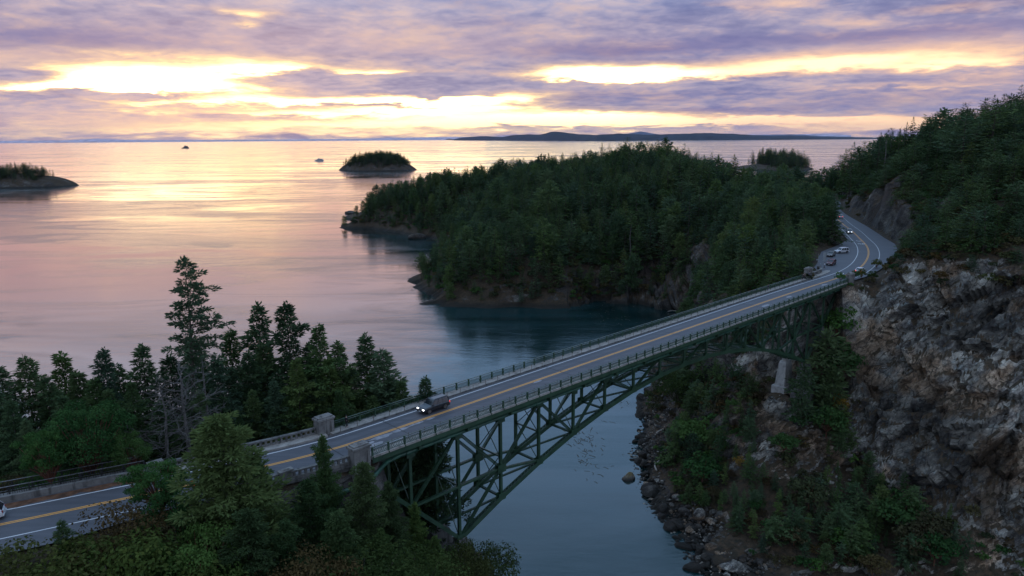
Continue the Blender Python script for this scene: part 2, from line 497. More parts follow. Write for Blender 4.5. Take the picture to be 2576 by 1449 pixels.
def paint(name, col):
    m_, t, b = newmat(name)
    P = t.node('ShaderNodeNewGeometry').outputs['Position']
    n = t.noise(P, 2.5, 5.0, .65); n2 = t.noise(P, 14.0, 3.0, .6)
    c = t.mix(t.m('MULTIPLY', t.smooth(t.m('ADD', t.m('MULTIPLY', n, .5), t.m('MULTIPLY', n2, .5)), .52, .70), .55), col, (.16, .155, .16))
    t.put(b.inputs['Base Color'], c); b.inputs['Roughness'].default_value = .6
    return m_


YELLOW = paint('yellow_road_paint', (.80, .37, .07)); WHITE = paint('white_road_paint', (.74, .75, .76))


def concrete(name, col, streak=.5):
    m_, t, b = newmat(name)
    P = t.node('ShaderNodeNewGeometry').outputs['Position']
    mp = t.node('ShaderNodeMapping', {'Vector': P, 'Scale': (1.6, 1.6, .16)}).outputs[0]
    n = t.noise(P, .8, 6.0, .65); s_ = t.noise(mp, 1.0, 5.0, .6); n3 = t.noise(P, 6.0, 4.0, .6)
    c = t.ramp(n, [(.3, tuple(x * .55 for x in col)), (.5, col), (.7, tuple(min(1, x * 1.3) for x in col))])
    c = t.mix(t.m('MULTIPLY', t.smooth(s_, .50, .66), streak), c, (.035, .034, .032))
    c = t.mix(t.m('MULTIPLY', t.smooth(n3, .55, .7), .3), c, tuple(x * .5 for x in col))
    t.put(b.inputs['Base Color'], c); b.inputs['Roughness'].default_value = .85
    bp = t.node('ShaderNodeBump', {'Strength': .3, 'Distance': .05, 'Height': n3}); t.l.new(bp.outputs[0], b.inputs['Normal'])
    return m_


CONC = concrete('weathered_concrete', (.20, .195, .185), .65); CONC_D = concrete('stained_concrete', (.15, .15, .145), .75)
CONC_P = concrete('pale_concrete', (.36, .355, .335), .35); WALK = concrete('sidewalk_concrete', (.34, .32, .29), .3)


def steel():
    m_, t, b = newmat('green_steel_paint')
    P = t.node('ShaderNodeNewGeometry').outputs['Position']
    n = t.noise(P, .7, 6.0, .65); n2 = t.noise(P, 5.0, 4.0, .6)
    c = t.ramp(n, [(.3, (.014, .040, .022)), (.5, (.024, .066, .034)), (.7, (.040, .092, .052))])
    c = t.mix(t.m('MULTIPLY', t.smooth(n2, .60, .74), .55), c, (.085, .045, .022))
    t.put(b.inputs['Base Color'], c); b.inputs['Roughness'].default_value = .42; b.inputs['Specular IOR Level'].default_value = .6
    return m_


STEEL = steel()
PIPE = plain('green_pipe_paint', (.030, .10, .065), .42, var=.4, scale=.8)
RAILM = plain('green_rail_paint', (.045, .085, .065), .33, var=.35, scale=1.5, spec=.7)
GALV = plain('galvanised_wire', (.20, .205, .21), .45, metal=.6, var=.3, scale=4)
RUSTY = plain('rusty_iron', (.10, .060, .040), .8, var=.4, scale=3)
BLACKIRON = plain('dark_fence_iron', (.025, .025, .027), .5, var=.3)
LEAFLITTER = plain('fallen_leaves', (.13, .060, .030), .9, var=.5, scale=1.2)
TYRE = plain('tyre_rubber', (.018, .018, .019), .8, var=.2)
RIM = plain('wheel_rim', (.35, .36, .38), .35, metal=.8, var=.15)
GLASS = plain('dark_car_glass', (.022, .028, .034), .06, var=.15, spec=.9)
HEAD_ON = plain('lit_headlight', (.8, .85, .9), .2, emit=(.95, .97, 1.0), es=3.0)
HEAD_OFF = plain('headlight_lens', (.62, .65, .68), .15)
TAIL_ON = plain('lit_tail_light', (.5, .02, .02), .3, emit=(1.0, .06, .04), es=1.6)
TAIL_OFF = plain('tail_lens', (.28, .02, .02), .25)
PLASTIC = plain('black_plastic', (.025, .025, .027), .6)
PLATE = plain('number_plate', (.6, .62, .64), .5)
CHROME = plain('chrome_trim', (.55, .56, .58), .2, metal=.9)


def water_mat():
    m_, t, b = newmat('sea_water'); t.n.remove(b); out = t.n['Material Output']
    P = t.node('ShaderNodeNewGeometry').outputs['Position']
    # slicks and wind lanes, drawn out along the tide
    mp = t.node('ShaderNodeMapping', {'Vector': P, 'Rotation': (0, 0, R(18)), 'Scale': (.0010, .0042, 1)}).outputs[0]
    lane = t.noise(mp, 1.0, 5.0, .6, 1.2)
    mp2 = t.node('ShaderNodeMapping', {'Vector': P, 'Rotation': (0, 0, R(-24)), 'Scale': (.006, .017, 1)}).outputs[0]
    lane2 = t.noise(mp2, 1.0, 5.0, .6, 1.6)
    amp = t.m('ADD', t.smooth(lane, .44, .56), t.m('MULTIPLY', t.smooth(lane2, .45, .60), .8))
    w1 = t.noise(t.node('ShaderNodeMapping', {'Vector': P, 'Rotation': (0, 0, R(30)), 'Scale': (.16, .42, 1)}).outputs[0], 1.0, 5.0, .62, .5)
    w2 = t.noise(t.node('ShaderNodeMapping', {'Vector': P, 'Rotation': (0, 0, R(-12)), 'Scale': (.9, 1.7, 1)}).outputs[0], 1.0, 4.0, .6, .4)
    sw = t.noise(t.node('ShaderNodeMapping', {'Vector': P, 'Rotation': (0, 0, R(60)), 'Scale': (.02, .05, 1)}).outputs[0], 1.0, 4.0, .6, 1.5)
    h = t.m('ADD', t.m('MULTIPLY', w1, .55), t.m('ADD', t.m('MULTIPLY', w2, .16), t.m('MULTIPLY', sw, 1.2)))
    dist = t.node('ShaderNodeBump', {'Strength': t.m('ADD', t.m('MULTIPLY', amp, .24), .05, clamp=True), 'Distance': .55, 'Height': h})
    deep = t.mix(t.smooth(lane2, .35, .65), (.002, .014, .013), (.004, .030, .032))
    dif = t.node('ShaderNodeBsdfDiffuse', (deep,))
    gl = t.node('ShaderNodeBsdfGlossy', {'Color': (.97, .97, .97, 1), 'Roughness': t.m('ADD', t.m('MULTIPLY', amp, .06), .09), 'Normal': dist.outputs[0]})
    fr = t.node('ShaderNodeFresnel', {'IOR': 1.34, 'Normal': dist.outputs[0]}).outputs[0]
    fac = t.m('MULTIPLY', t.m('POWER', fr, .64), t.m('SUBTRACT', 1.0, t.m('MULTIPLY', amp, .19)))
    mx = t.node('ShaderNodeMixShader', {0: fac, 1: dif.outputs[0], 2: gl.outputs[0]})
    t.l.new(mx.outputs[0], out.inputs[0])
    return m_


WATER = water_mat()

# =====================================================================
# bridge frame of reference: s along the deck, m across it (away from the camera), z up
# =====================================================================
T2 = np.array([.7206, .6934]); N2 = np.array([-.6934, .7206])
B0 = 42.5 * T2 + 74.3 * N2
BANG = math.atan2(T2[1], T2[0])
DECK = 55.0


def W(s, m_, z=DECK):
    p = B0 + s * T2 + m_ * N2
    return (float(p[0]), float(p[1]), float(z))


def SM(x, y):
    d = np.array([x, y]) - B0
    return float(d @ T2), float(d @ N2)


# road centre line in (s, m)
CL = [(-75, 26), (-60, 17.5), (-47, 12.2), (-35.3, 8.4), (-27.9, 6.2), (-19.4, 3.8), (-10.7, 1.9), (-5, .75), (0, .15), (8, 0), (60, 0), (120, -.1), (140, -.4),
      (150, -.7), (161.7, -.5), (174.6, 1.3), (188.9, 4.8), (204.1, 9.7), (219.2, 15.9), (236.4, 24.6), (256.6, 35), (276.3, 46), (300, 58.5), (320, 69),
      (338.4, 77.5), (358, 85.2), (375, 91.5), (395, 102), (412, 118), (424, 140), (430, 170)]


def spline(P, n=8):
    P = [np.array(p, float) for p in P]; out = []
    for i in range(len(P) - 1):
        a, b, c, d = P[max(i - 1, 0)], P[i], P[i + 1], P[min(i + 2, len(P) - 1)]
        for k in range(n):
            t_ = k / n
            # chord-scaled tangents
            lb = np.linalg.norm(c - b)
            m0 = (c - a) / max(np.linalg.norm(c - a), 1e-6) * lb; m1 = (d - b) / max(np.linalg.norm(d - b), 1e-6) * lb
            out.append((2 * t_**3 - 3 * t_**2 + 1) * b + (t_**3 - 2 * t_**2 + t_) * m0 + (-2 * t_**3 + 3 * t_**2) * c + (t_**3 - t_**2) * m1)
    out.append(P[-1]); return np.array(out)


CLS = spline(CL, 8)
CLT = np.gradient(CLS, axis=0); CLT /= np.linalg.norm(CLT, axis=1)[:, None]
CLN = np.stack([-CLT[:, 1], CLT[:, 0]], 1)
CLWX = B0 + CLS[:, :1] * T2 + CLS[:, 1:] * N2


def lw(s):   # paved width to the left (far side) of the centre line
    return np.interp(s, [-80, -22, -2, 0, 150, 156, 165, 186, 198, 206, 222, 232, 330, 345, 375, 430], [5.2, 5.0, 4.2, 3.9, 3.9, 7.0, 11.0, 13.8, 14.2, 12.5, 7.5, 4.6, 4.6, 10, 12, 6])


def rw(s):
    return np.interp(s, [-80, -30, -22, -5, 0, 148, 155, 185, 205, 225, 240, 258, 275, 300, 340, 430], [6.5, 6.5, 5.0, 3.9, 3.9, 3.9, 4.6, 6.0, 8.5, 10.0, 9.0, 8.5, 8.5, 7.0, 5.5, 5.5])


# =====================================================================
# terrain
# =====================================================================


class Relief:
    def __init__(s, pts, c=6.0):
        s.P = np.array([p[:2] for p in pts], float); z = np.array([p[2] for p in pts], float); s.c = c
        A = s.k(s.P); n = len(z)
        Q = np.hstack([np.ones((n, 1)), s.P / 500.0])
        K = np.block([[A, Q], [Q.T, np.zeros((3, 3))]])
        s.w = np.linalg.lstsq(K, np.concatenate([z, np.zeros(3)]), rcond=None)[0]

    def k(s, X): return -np.sqrt(((X[:, None, :] - s.P[None]) ** 2).sum(2) + s.c ** 2)

    def __call__(s, X):
        X = np.asarray(X, float); out = np.empty(len(X))
        for i in range(0, len(X), 20000):
            x = X[i:i + 20000]; out[i:i + 20000] = np.hstack([s.k(x), np.ones((len(x), 1)), x / 500.0]) @ s.w
        return out


def road_blend(X, z, sel, off=.35, soft=7.0):
    """cuts the road bed into the relief"""
    cl = CLWX[sel]; sidx = np.where(sel)[0]
    out = z.copy()
    for i in range(0, len(X), 20000):
        x = X[i:i + 20000]
        d2 = ((x[:, None, :] - cl[None]) ** 2).sum(2); j = d2.argmin(1); gi = sidx[j]
        v = x - cl[j]; tn = CLT[gi, :1] * T2 + CLT[gi, 1:] * T2 * 0
        nw = CLN[gi][:, :1] * T2 + CLN[gi][:, 1:] * N2
        lat = (v * nw).sum(1); dist = np.sqrt(d2[np.arange(len(x)), j])
        w_ = np.where(lat > 0, lw(CLS[gi, 0]), rw(CLS[gi, 0])) + 1.0
        end = (gi == sidx[0]) | (gi == sidx[-1])
        e = np.clip((dist - w_) / soft, 0, 1); e = e * e * (3 - 2 * e)
        e = np.where(end & (np.abs(lat) < dist * .7), 1.0, e)
        out[i:i + 20000] = z[i:i + 20000] * e + (DECK - off) * (1 - e)
    return out


def line(ps, z): return [(x, y, z) for x, y in ps]


SHORE = [(250, 84), (170, 92), (120, 108), (90, 116), (62, 122), (46, 131), (40, 138), (40.8, 144), (39.4, 154), (35.8, 165.4), (36.4, 185.4), (37.5, 198.6), (42.7, 213.4), (46.5, 238), (57.3, 258.8),
         (74, 300), (88, 338), (93, 358), (88, 370), (73, 388), (48.7, 393), (2.6, 382), (-31.3, 387), (-53.4, 392.6), (-46, 405), (-50.7, 418.8), (-63.7, 448), (-65.1, 483.5),
         (-50, 502), (-56, 530), (-64, 555), (-62, 610), (-76, 664), (-99.8, 684), (-120, 712), (-150, 742), (-186.5, 745), (-183, 768), (-170, 790), (-205, 850), (-190, 900), (-150, 960),
         (-60, 980), (60, 930), (160, 880), (230, 800), (262, 720), (275, 650), (300, 600), (360, 580), (460, 600), (600, 640)]
right_pts = line(SHORE, -.3)
# sea bed outside
cen = np.array([150, 350])
right_pts += [(30, 120, -6), (25, 160, -7), (22, 190, -7), (28, 225, -7), (40, 262, -7), (60, 310, -7), (70, 350, -7), (40, 370, -7), (0, 362, -7), (-50, 375, -7), (-85, 430, -8), (-85, 500, -8),
              (-95, 580, -8), (-120, 660, -8), (-170, 720, -8), (-230, 760, -8), (-240, 860, -8), (-150, 1010, -8), (60, 990, -8), (250, 900, -8), (320, 720, -8), (370, 640, -8), (470, 660, -8),
              (60, 104, -7), (110, 92, -7), (180, 78, -7), (260, 70, -7), (-30, 480, -3 + 8), (600, 700, -8)]
right_pts += [  # under and beside the bridge end
    (48, 152, 4), (52, 140, 3), (60, 132, 2.5), (75, 128, 2), (70, 142, 6), (60, 152, 9), (70, 156, 14), (60, 165, 15), (48, 170, 7), (47, 190, 8), (56, 183, 18), (66, 176, 26), (72, 170, 27), (70, 182, 31),
    (60, 200, 22), (50, 205, 9), (55, 220, 14), (66, 215, 33), (75, 205, 44), (76, 192, 45), (80, 180, 44), (84, 186, 52), (62, 240, 22), (75, 235, 40), (88, 222, 52.5), (84, 204, 53), (72, 265, 28), (90, 260, 50), (82, 285, 32), (100, 285, 52),
    (90, 310, 30), (110, 312, 52), (100, 340, 36), (118, 345, 50), (105, 365, 33), (125, 385, 50), (100, 395, 30), (70, 405, 20), (30, 400, 18), (-10, 402, 16), (-38, 408, 10), (-40, 440, 14), (-50, 470, 10),
    # the cliff: foot, then brow
    (80, 178, 33), (84, 171, 25), (87, 156, 13), (84, 140, 5), (90, 130, 3.5), (106, 125, 3.5), (125, 118, 4), (150, 108, 5),
    (91, 185, 44), (97, 190, 53), (100, 184, 56), (105, 177, 60.5), (112, 166, 61), (120, 157, 58.5), (135, 147, 57), (155, 138, 57), (190, 128, 57), (240, 122, 60),
    (95, 172, 40), (99, 158, 33), (103, 146, 28), (115, 140, 30), (135, 132, 30),
    # hill over the road
    (118, 190, 62), (128, 180, 68), (140, 168, 70), (128, 212, 66), (145, 205, 78), (165, 190, 84), (142, 236, 60), (155, 240, 74), (172, 228, 84), (160, 268, 72), (184, 258, 88), (215, 250, 97), (250, 240, 105),
    (155, 292, 66), (168, 296, 80), (183, 300, 82), (215, 310, 93), (166, 330, 62), (181, 332, 74), (200, 345, 79), (260, 330, 104), (185, 375, 62), (205, 385, 76), (240, 400, 80), (300, 380, 102), (205, 425, 62), (225, 440, 72), (270, 450, 84), (340, 450, 100), (400, 300, 114),
    (215, 470, 54), (240, 500, 54), (200, 455, 54), (190, 480, 52), (180, 520, 46), (240, 540, 40), (280, 520, 54), (340, 530, 50), (450, 500, 60), (300, 560, 26), (220, 560, 34),
    # headland
    (140, 400, 52), (150, 440, 52), (110, 440, 42), (60, 440, 32), (10, 440, 30), (-25, 450, 22), (120, 490, 54), (60, 500, 46), (10, 510, 38), (-25, 530, 22), (150, 540, 56), (90, 560, 60), (40, 580, 54), (0, 600, 42), (-35, 620, 24),
    (149, 640, 66), (110, 650, 66), (68, 680, 58), (20, 690, 50), (-35, 715, 42), (-80, 735, 32), (-120, 750, 25), (-147, 765, 19), (-100, 710, 12), (-170, 760, 8), (200, 610, 42), (230, 620, 26), (220, 680, 34), (180, 730, 44), (100, 780, 46), (0, 800, 40), (-100, 830, 28), (-150, 830, 18), (-170, 880, 10)]
REL_R = Relief(right_pts, 5.0)

left_sm = [  # (s, m, z)
    (0, 8, 52), (-12, 11, 52), (-25, 16, 52.5), (-40, 22, 53), (-60, 32, 53), (0, 16, 47), (-15, 22, 48), (-35, 32, 49), (-60, 45, 50), (5, 26, 38), (-10, 34, 38), (-35, 46, 40), (-60, 60, 42),
    (0, 48, 18), (-25, 60, 20), (-55, 78, 24), (5, 64, 2), (-20, 80, 2), (-50, 100, 4), (0, 76, -6), (-25, 95, -6), (-60, 120, -5), (12, 50, 8), (15, 62, -4), (14, 30, 27), (14, 14, 35), (22, 20, 17), (22, 34, 12), (27, 8, -1), (29, 24, -3), (25, 44, -3), (26, 0, 2), (20, 6, 26),
    (14, -2, 34), (15, 4, 34.5), (20, -4, 22), (8, 0, 41), (3, 0, 47), (0, -7, 46), (8, -9, 37), (13, -12, 32), (22, -10, 10), (27, -10, -2), (33, 0, -6), (35, 20, -6), (34, -20, -6), (27, -24, -2), (20, -22, 10), (10, -20, 32), (5, -16, 38), (0, -20, 41), (-10, -13, 45), (-20, -10, 47.5), (-28, -4, 50), (-32, -8, 48.6), (-35, -3, 51.5), (-45, 0, 52), (-60, 4, 52.5),
    (-10, -22, 46), (-22, -24, 49), (-40, -16, 49), (-60, -14, 50), (0, -38, 33), (14, -40, 16), (24, -42, -2), (-25, -44, 40), (-50, -38, 46), (-10, -65, 14), (10, -66, 2), (20, -70, -4), (-45, -70, 20), (-75, -40, 42), (-80, 0, 53), (-85, 40, 53), (-85, 75, 40), (-80, 120, 4), (-85, -80, 25)]
REL_L = Relief([W(s, m_, z) for s, m_, z in left_sm], 4.0)
SEL_L = CLS[:, 0] <= -1.0
SEL_R = CLS[:, 0] >= 148.0
CLIFF_N = np.array([-.62, -.78])


def zr(X):
    X = np.asarray(X, float).reshape(-1, 2)
    return road_blend(X, REL_R(X), SEL_R)


def zl(X):
    X = np.asarray(X, float).reshape(-1, 2)
    return road_blend(X, REL_L(X), SEL_L, off=.35, soft=3.0)


def axis(*segs):
    out = []
    for a, b, st in segs: out += list(np.arange(a, b - st * .5, st))
    return np.array(out + [segs[-1][1]])


def terrain(name, xs, ys, zf, mat, rough=1.0, seed=3):
    X, Y = np.meshgrid(xs, ys); P2 = np.stack([X.ravel(), Y.ravel()], 1)
    z = zf(P2); nx, ny = len(xs), len(ys); Z = z.reshape(ny, nx)
    gy, gx = np.gradient(Z, ys, xs); gx, gy = gx.ravel(), gy.ravel()
    nrm = np.stack([-gx, -gy, np.ones_like(gx)], 1); nrm /= np.linalg.norm(nrm, axis=1)[:, None]
    P = np.column_stack([P2, z])
    slope = 1 - nrm[:, 2]; rock = np.clip((slope - .18) / .25, 0, 1); shore = np.clip(1 - np.abs(z) / 7.0, 0, 1)
    # keep the road bed clean
    d = np.full(len(P), 1e9)
    cl = CLWX[(SEL_R if name == 'headland' else SEL_L)] if name in ('headland', 'near_hill') else None
    if cl is not None:
        for i in range(0, len(P), 20000): d[i:i + 20000] = np.sqrt(((P2[i:i + 20000, None] - cl[None]) ** 2).sum(2).min(1))
    keep = np.clip((d - 9) / 8, 0, 1) if cl is not None else 1.0
    flat = np.abs(z - (DECK - .35)) < .04
    keep = np.where(flat, 0.0, keep) if cl is not None else keep
    Rm = np.array(Matrix.Rotation(R(42), 3, Vector((.62, .78, .1))))
    L = P @ Rm.T
    q = L * np.array([.085, .085, .17])
    f1, f2, idv = worley(q + .3 * fbm(P / 6, 2, 5)[:, None], seed)
    g1, g2, idw = worley(L * np.array([.30, .30, .60]) + .25 * fbm(P / 2.5, 2, 8)[:, None], seed + 9)
    blk = (idv - .5) * 8.0 - np.clip(.12 - (f2 - f1), 0, 1) * 6.0
    blk2 = (idw - .5) * 2.3 - np.clip(.10 - (g2 - g1), 0, 1) * 3.0
    soft = fbm(P / 18, 4, seed) * 2.4
    disp = rough * ((rock * .9 + shore * .35) * (blk + blk2 + fbm(P / 1.7, 3, seed + 2) * .25) + (.35 + .45 * rock) * soft) + fbm(P / 3.5, 3, seed + 4) * .25
    P = P + nrm * (disp * keep)[:, None]
    P[:, 2] = np.maximum(P[:, 2], -9.0)
    idx = np.arange(nx * ny).reshape(ny, nx)
    F = np.stack([idx[:-1, :-1].ravel(), idx[:-1, 1:].ravel(), idx[1:, 1:].ravel(), idx[1:, :-1].ravel()], 1)
    zz = P[:, 2][F]; F = F[zz.max(1) > -6.0]
    me = mesh(name, P, F, mat, smooth=False)
    o = obj(name, me); o['kind'] = 'structure'
    return o


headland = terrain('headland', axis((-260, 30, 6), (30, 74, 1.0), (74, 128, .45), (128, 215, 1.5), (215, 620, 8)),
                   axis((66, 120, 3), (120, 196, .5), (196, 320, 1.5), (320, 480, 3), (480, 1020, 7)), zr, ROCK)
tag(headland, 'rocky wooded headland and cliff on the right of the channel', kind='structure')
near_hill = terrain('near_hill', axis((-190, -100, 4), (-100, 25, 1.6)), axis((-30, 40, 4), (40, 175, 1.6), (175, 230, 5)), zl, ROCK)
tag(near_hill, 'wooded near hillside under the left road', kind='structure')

# sea
wv = 80000.0
sea = obj('sea', mesh('sea', [(-wv, -2000, 0), (wv, -2000, 0), (wv, wv, 0), (-wv, wv, 0)], [(0, 1, 2, 3)], WATER)); sea['kind'] = 'structure'


def islet(name, cx, cy, L, Wd, H, seed, lab, ang=0.0, flat=.6, mat=None):
    nx, ny = 60, 36; P = []
    xs = np.linspace(-1.15, 1.15, nx); ys = np.linspace(-1.15, 1.15, ny); X, Y = np.meshgrid(xs, ys)
    q = np.column_stack([X.ravel() * 2.2 + seed, Y.ravel() * 2.2, np.zeros(X.size)])
    r = np.sqrt(X.ravel() ** 2 + Y.ravel() ** 2) + fbm(q, 3, seed) * .22
    e = np.clip(1 - r, -.3, 1); z = np.where(e > 0, H * (1 - (1 - np.clip(e / flat, 0, 1)) ** 2.2), e * 30) + np.where(e > 0, fbm(q * 3, 3, seed + 4) * H * .18, 0)
    px = X.ravel() * L / 2; py = Y.ravel() * Wd / 2; ca, sa = math.cos(ang), math.sin(ang)
    P = np.column_stack([cx + px * ca - py * sa, cy + px * sa + py * ca, z])
    idx = np.arange(nx * ny).reshape(ny, nx)
    F = np.stack([idx[:-1, :-1].ravel(), idx[:-1, 1:].ravel(), idx[1:, 1:].ravel(), idx[1:, :-1].ravel()], 1)
    F = F[P[:, 2][F].max(1) > -3]
    o = obj(name, mesh(name, P, F, mat or ISLE)); tag(o, lab, kind='structure')
    return o, P, e


isl1 = islet('island', -408, 2200, 236, 170, 36, 3, 'small round wooded island out in the bay left of the headland', flat=.95)
isl2 = islet('island', -1105, 1510, 330, 130, 25, 8, 'low wooded island cut by the left edge of the photo')
isl3 = islet('island', 762, 2080, 230, 300, 13, 12, 'low islet with a grassy slope behind the headland on the right', flat=.9)


def far_ridge(name, Y, prof, depth, seed, col, lab):
    """a range of hills out at sea: prof = (photo x, photo y of the skyline)"""
    xs = [p[0] for p in prof]; n = 220; Yf = Y if callable(Y) else (lambda x_: Y); Y0 = Yf(xs[-1])
    px = np.linspace(xs[0], xs[-1], n); py = np.interp(px, xs, [p[1] for p in prof])
    top = np.array([at_y(a, b, Yf(a)) for a, b in zip(px, py)])
    jag = fbm(np.column_stack([px / 14, np.full(n, seed * 3.1), np.zeros(n)]), 4, seed)
    h = np.maximum(top[:, 2] + jag * .05 * top[:, 2].max(), 3)
    rows = [(-.35, 0.0), (-.33, .10), (-.18, .55), (0, 1.0), (.3, .6), (.5, 0)]
    P = []; F = []
    for k, (dy, f) in enumerate(rows):
        wob = fbm(np.column_stack([px / 20, np.full(n, seed + k * 5.3), np.zeros(n)]), 3, seed + k)
        P += [(top[i, 0] * (1 + dy * depth / Y0), top[i, 1] + dy * depth + wob[i] * depth * .06, h[i] * f * (1 + wob[i] * .18 * (0 < f < 1)) - (1 if f == 0 else 0)) for i in range(n)]
    for k in range(len(rows) - 1):
        for i in range(n - 1): F.append((k * n + i, k * n + i + 1, (k + 1) * n + i + 1, (k + 1) * n + i))
    o = obj(name, mesh(name, P, F, plain(name + '_far_tone', col, .95, var=.35, scale=.002))); tag(o, lab, kind='structure')  # far ranges: distance haze is partly painted into col


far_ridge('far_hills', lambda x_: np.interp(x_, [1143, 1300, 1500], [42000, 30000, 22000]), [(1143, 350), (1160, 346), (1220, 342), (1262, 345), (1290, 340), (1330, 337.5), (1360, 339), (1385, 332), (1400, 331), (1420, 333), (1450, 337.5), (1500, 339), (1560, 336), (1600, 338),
          (1650, 338.5), (1720, 336), (1770, 334), (1850, 337), (1930, 342), (2000, 342), (2060, 344), (2130, 345), (2200, 346), (2240, 344), (2300, 340), (2400, 338), (2500, 342), (2620, 345)], 2600, 5, (.010, .018, .032), 'dark wooded islands along the horizon')  # bluish, with some of the air's haze put into the hill colour
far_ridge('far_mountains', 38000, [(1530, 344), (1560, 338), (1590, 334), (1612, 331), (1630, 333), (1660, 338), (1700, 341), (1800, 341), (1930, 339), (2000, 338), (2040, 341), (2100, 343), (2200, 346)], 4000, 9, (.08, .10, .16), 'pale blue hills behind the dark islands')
far_ridge('far_mountains', 62000, [(-60, 355), (60, 354), (150, 353.5), (235, 349.5), (330, 352), (420, 353), (520, 352), (640, 351.5), (760, 350.5), (900, 349), (990, 347), (1060, 345.5), (1150, 344.5), (1250, 343), (1700, 341), (1960, 338), (2080, 336.5), (2140, 340)], 5000, 14, (.66, .55, .64), 'faint far mountains low on the horizon')  # very pale: fading by haze is put into the surface colour
far_ridge('reef', 60000, [(1122, 350.4), (1132, 348.8), (1142, 350.4)], 300, 21, (.03, .035, .035), 'tiny dark reef off the tip of the far islands')
#PART2
# =====================================================================
# road and its markings
# =====================================================================


def ribbon(name, s0, s1, offL, offR, z, mat, parent=None, step=None):
    """a strip along the centre line; offsets may be functions of s"""
    sel = np.where((CLS[:, 0] >= s0) & (CLS[:, 0] <= s1))[0]
    v = []; f = []
    for i in sel:
        s = CLS[i, 0]; a = offL(s) if callable(offL) else offL; b = -offR(s) if callable(offR) else offR
        for o_ in (a, b):
            q = CLS[i] + CLN[i] * o_; v.append(W(q[0], q[1], z))
    for k in range(len(sel) - 1): f.append((2 * k + 1, 2 * k + 3, 2 * k + 2, 2 * k))
    return obj(name, mesh(name, v, f, mat), parent)


road = ribbon('road', -75, 430, lw, rw, DECK, ASPH); tag(road, 'two lane asphalt road over the bridge and round the bend', kind='structure')
for o_ in (.06, -.24):
    ribbon('centre_line', -75, 420, o_ + .18, o_, DECK + .006, YELLOW, road)
ribbon('edge_line', -75, 420, 3.30, 3.13, DECK + .006, WHITE, road)
ribbon('edge_line', -75, -3, -3.14, -3.28, DECK + .006, WHITE, road)
ribbon('edge_line', 149, 420, -3.14, -3.28, DECK + .006, WHITE, road)


for s_ in (-2.2, 7.4, 40.2, 73, 106, 139.6, 147.6):
    mb = MB(); q = np.interp(s_, CLS[:, 0], CLS[:, 1]); mb.beam(W(s_, q - 3.85, DECK + .004), W(s_, q + 3.85, DECK + .004), .16, .004); mb.obj('expansion_joint', BLACKIRON, road)


def patch(s, m_, a, b, seed, mat, z=DECK + .005):
    rr = random.Random(seed); v = []; n = 22
    for k in range(n):
        t_ = 2 * math.pi * k / n; q = 1 + rr.uniform(-.16, .16)
        v.append(W(s + math.cos(t_) * a * q, m_ + math.sin(t_) * b * q, z))
    return obj('road_patch', mesh('road_patch', v, [tuple(range(n))], mat), road)


PATCHM = plain('worn_asphalt_patch', (.27, .27, .29), .6, var=.25, scale=1.5)
for i, (s, m_, a, b) in enumerate([(1.5, -1.2, 1.6, .5), (4.2, -.9, 2.0, .45), (7.4, -.75, 1.5, .35), (10.2, -.6, 1.2, .22), (12.6, -.55, .8, .2), (2.2, -2.3, 1.4, .4), (5.0, -2.9, 1.8, .3),
                                    (108, -1.9, 1.7, .55), (120.5, -1.7, 1.2, .45), (140.5, -1.9, 1.5, .5), (34, -.55, .9, .25)]):
    patch(s, m_, a, b, i, PATCHM)


# painted lettering on the oncoming lane
def seg_text(word, s, m_, h, w, ang):
    G = {'2': [(0, 1, 1, 1), (1, 1, 1, .5), (1, .5, 0, .5), (0, .5, 0, 0), (0, 0, 1, 0)], '5': [(1, 1, 0, 1), (0, 1, 0, .5), (0, .5, 1, .5), (1, .5, 1, 0), (1, 0, 0, 0)],
         'M': [(0, 0, 0, 1), (0, 1, .5, .4), (.5, .4, 1, 1), (1, 1, 1, 0)], 'P': [(0, 0, 0, 1), (0, 1, 1, 1), (1, 1, 1, .5), (1, .5, 0, .5)], 'H': [(0, 0, 0, 1), (1, 0, 1, 1), (0, .5, 1, .5)],
         'S': [(1, 1, 0, 1), (0, 1, 0, .5), (0, .5, 1, .5), (1, .5, 1, 0), (1, 0, 0, 0)], 'L': [(0, 1, 0, 0), (0, 0, 1, 0)], 'O': [(0, 0, 0, 1), (0, 1, 1, 1), (1, 1, 1, 0), (1, 0, 0, 0)], 'W': [(0, 1, .25, 0), (.25, 0, .5, .6), (.5, .6, .75, 0), (.75, 0, 1, 1)]}
    mb = MB(); ca, sa = math.cos(ang), math.sin(ang); n = len(word)
    for i, ch in enumerate(word):
        for x0, y0, x1, y1 in G[ch]:
            pts = []
            for x_, y_ in ((x0, y0), (x1, y1)):
                lx = (i - n / 2) * w * 1.45 + x_ * w; ly = y_ * h
                # reader drives against +s: right is +m, up the page is -s
                ds, dm = -ly, lx
                pts.append(W(s + ds * ca - dm * sa, m_ + ds * sa + dm * ca, DECK + .009))
            mb.beam(pts[0], pts[1], .16, .004)
    return mb.obj('road_lettering', WHITE, road)


seg_text('25', 229.0, 20.6 + 1.6, 2.4, .62, R(26)); seg_text('MPH', 222.6, 17.3 + 1.6, 2.4, .55, R(24)); 
for i, (s, m_, a, b) in enumerate([(158.5, 1.1, 1.7, .62)]):
    mb = MB(); n = 26
    ring = [W(s + math.cos(2 * math.pi * k / n) * a, m_ + math.sin(2 * math.pi * k / n) * b, DECK + .007) for k in range(n)]
    for k in range(n): mb.beam(ring[k], ring[(k + 1) % n], .18, .004)
    for e in (-.7, 0, .7): mb.beam(W(s + e * .8, m_ - b * .6, DECK + .009), W(s + e * .8 + .3, m_ + b * .6, DECK + .009), .2, .004)
    mb.obj('road_symbol', WHITE, road)
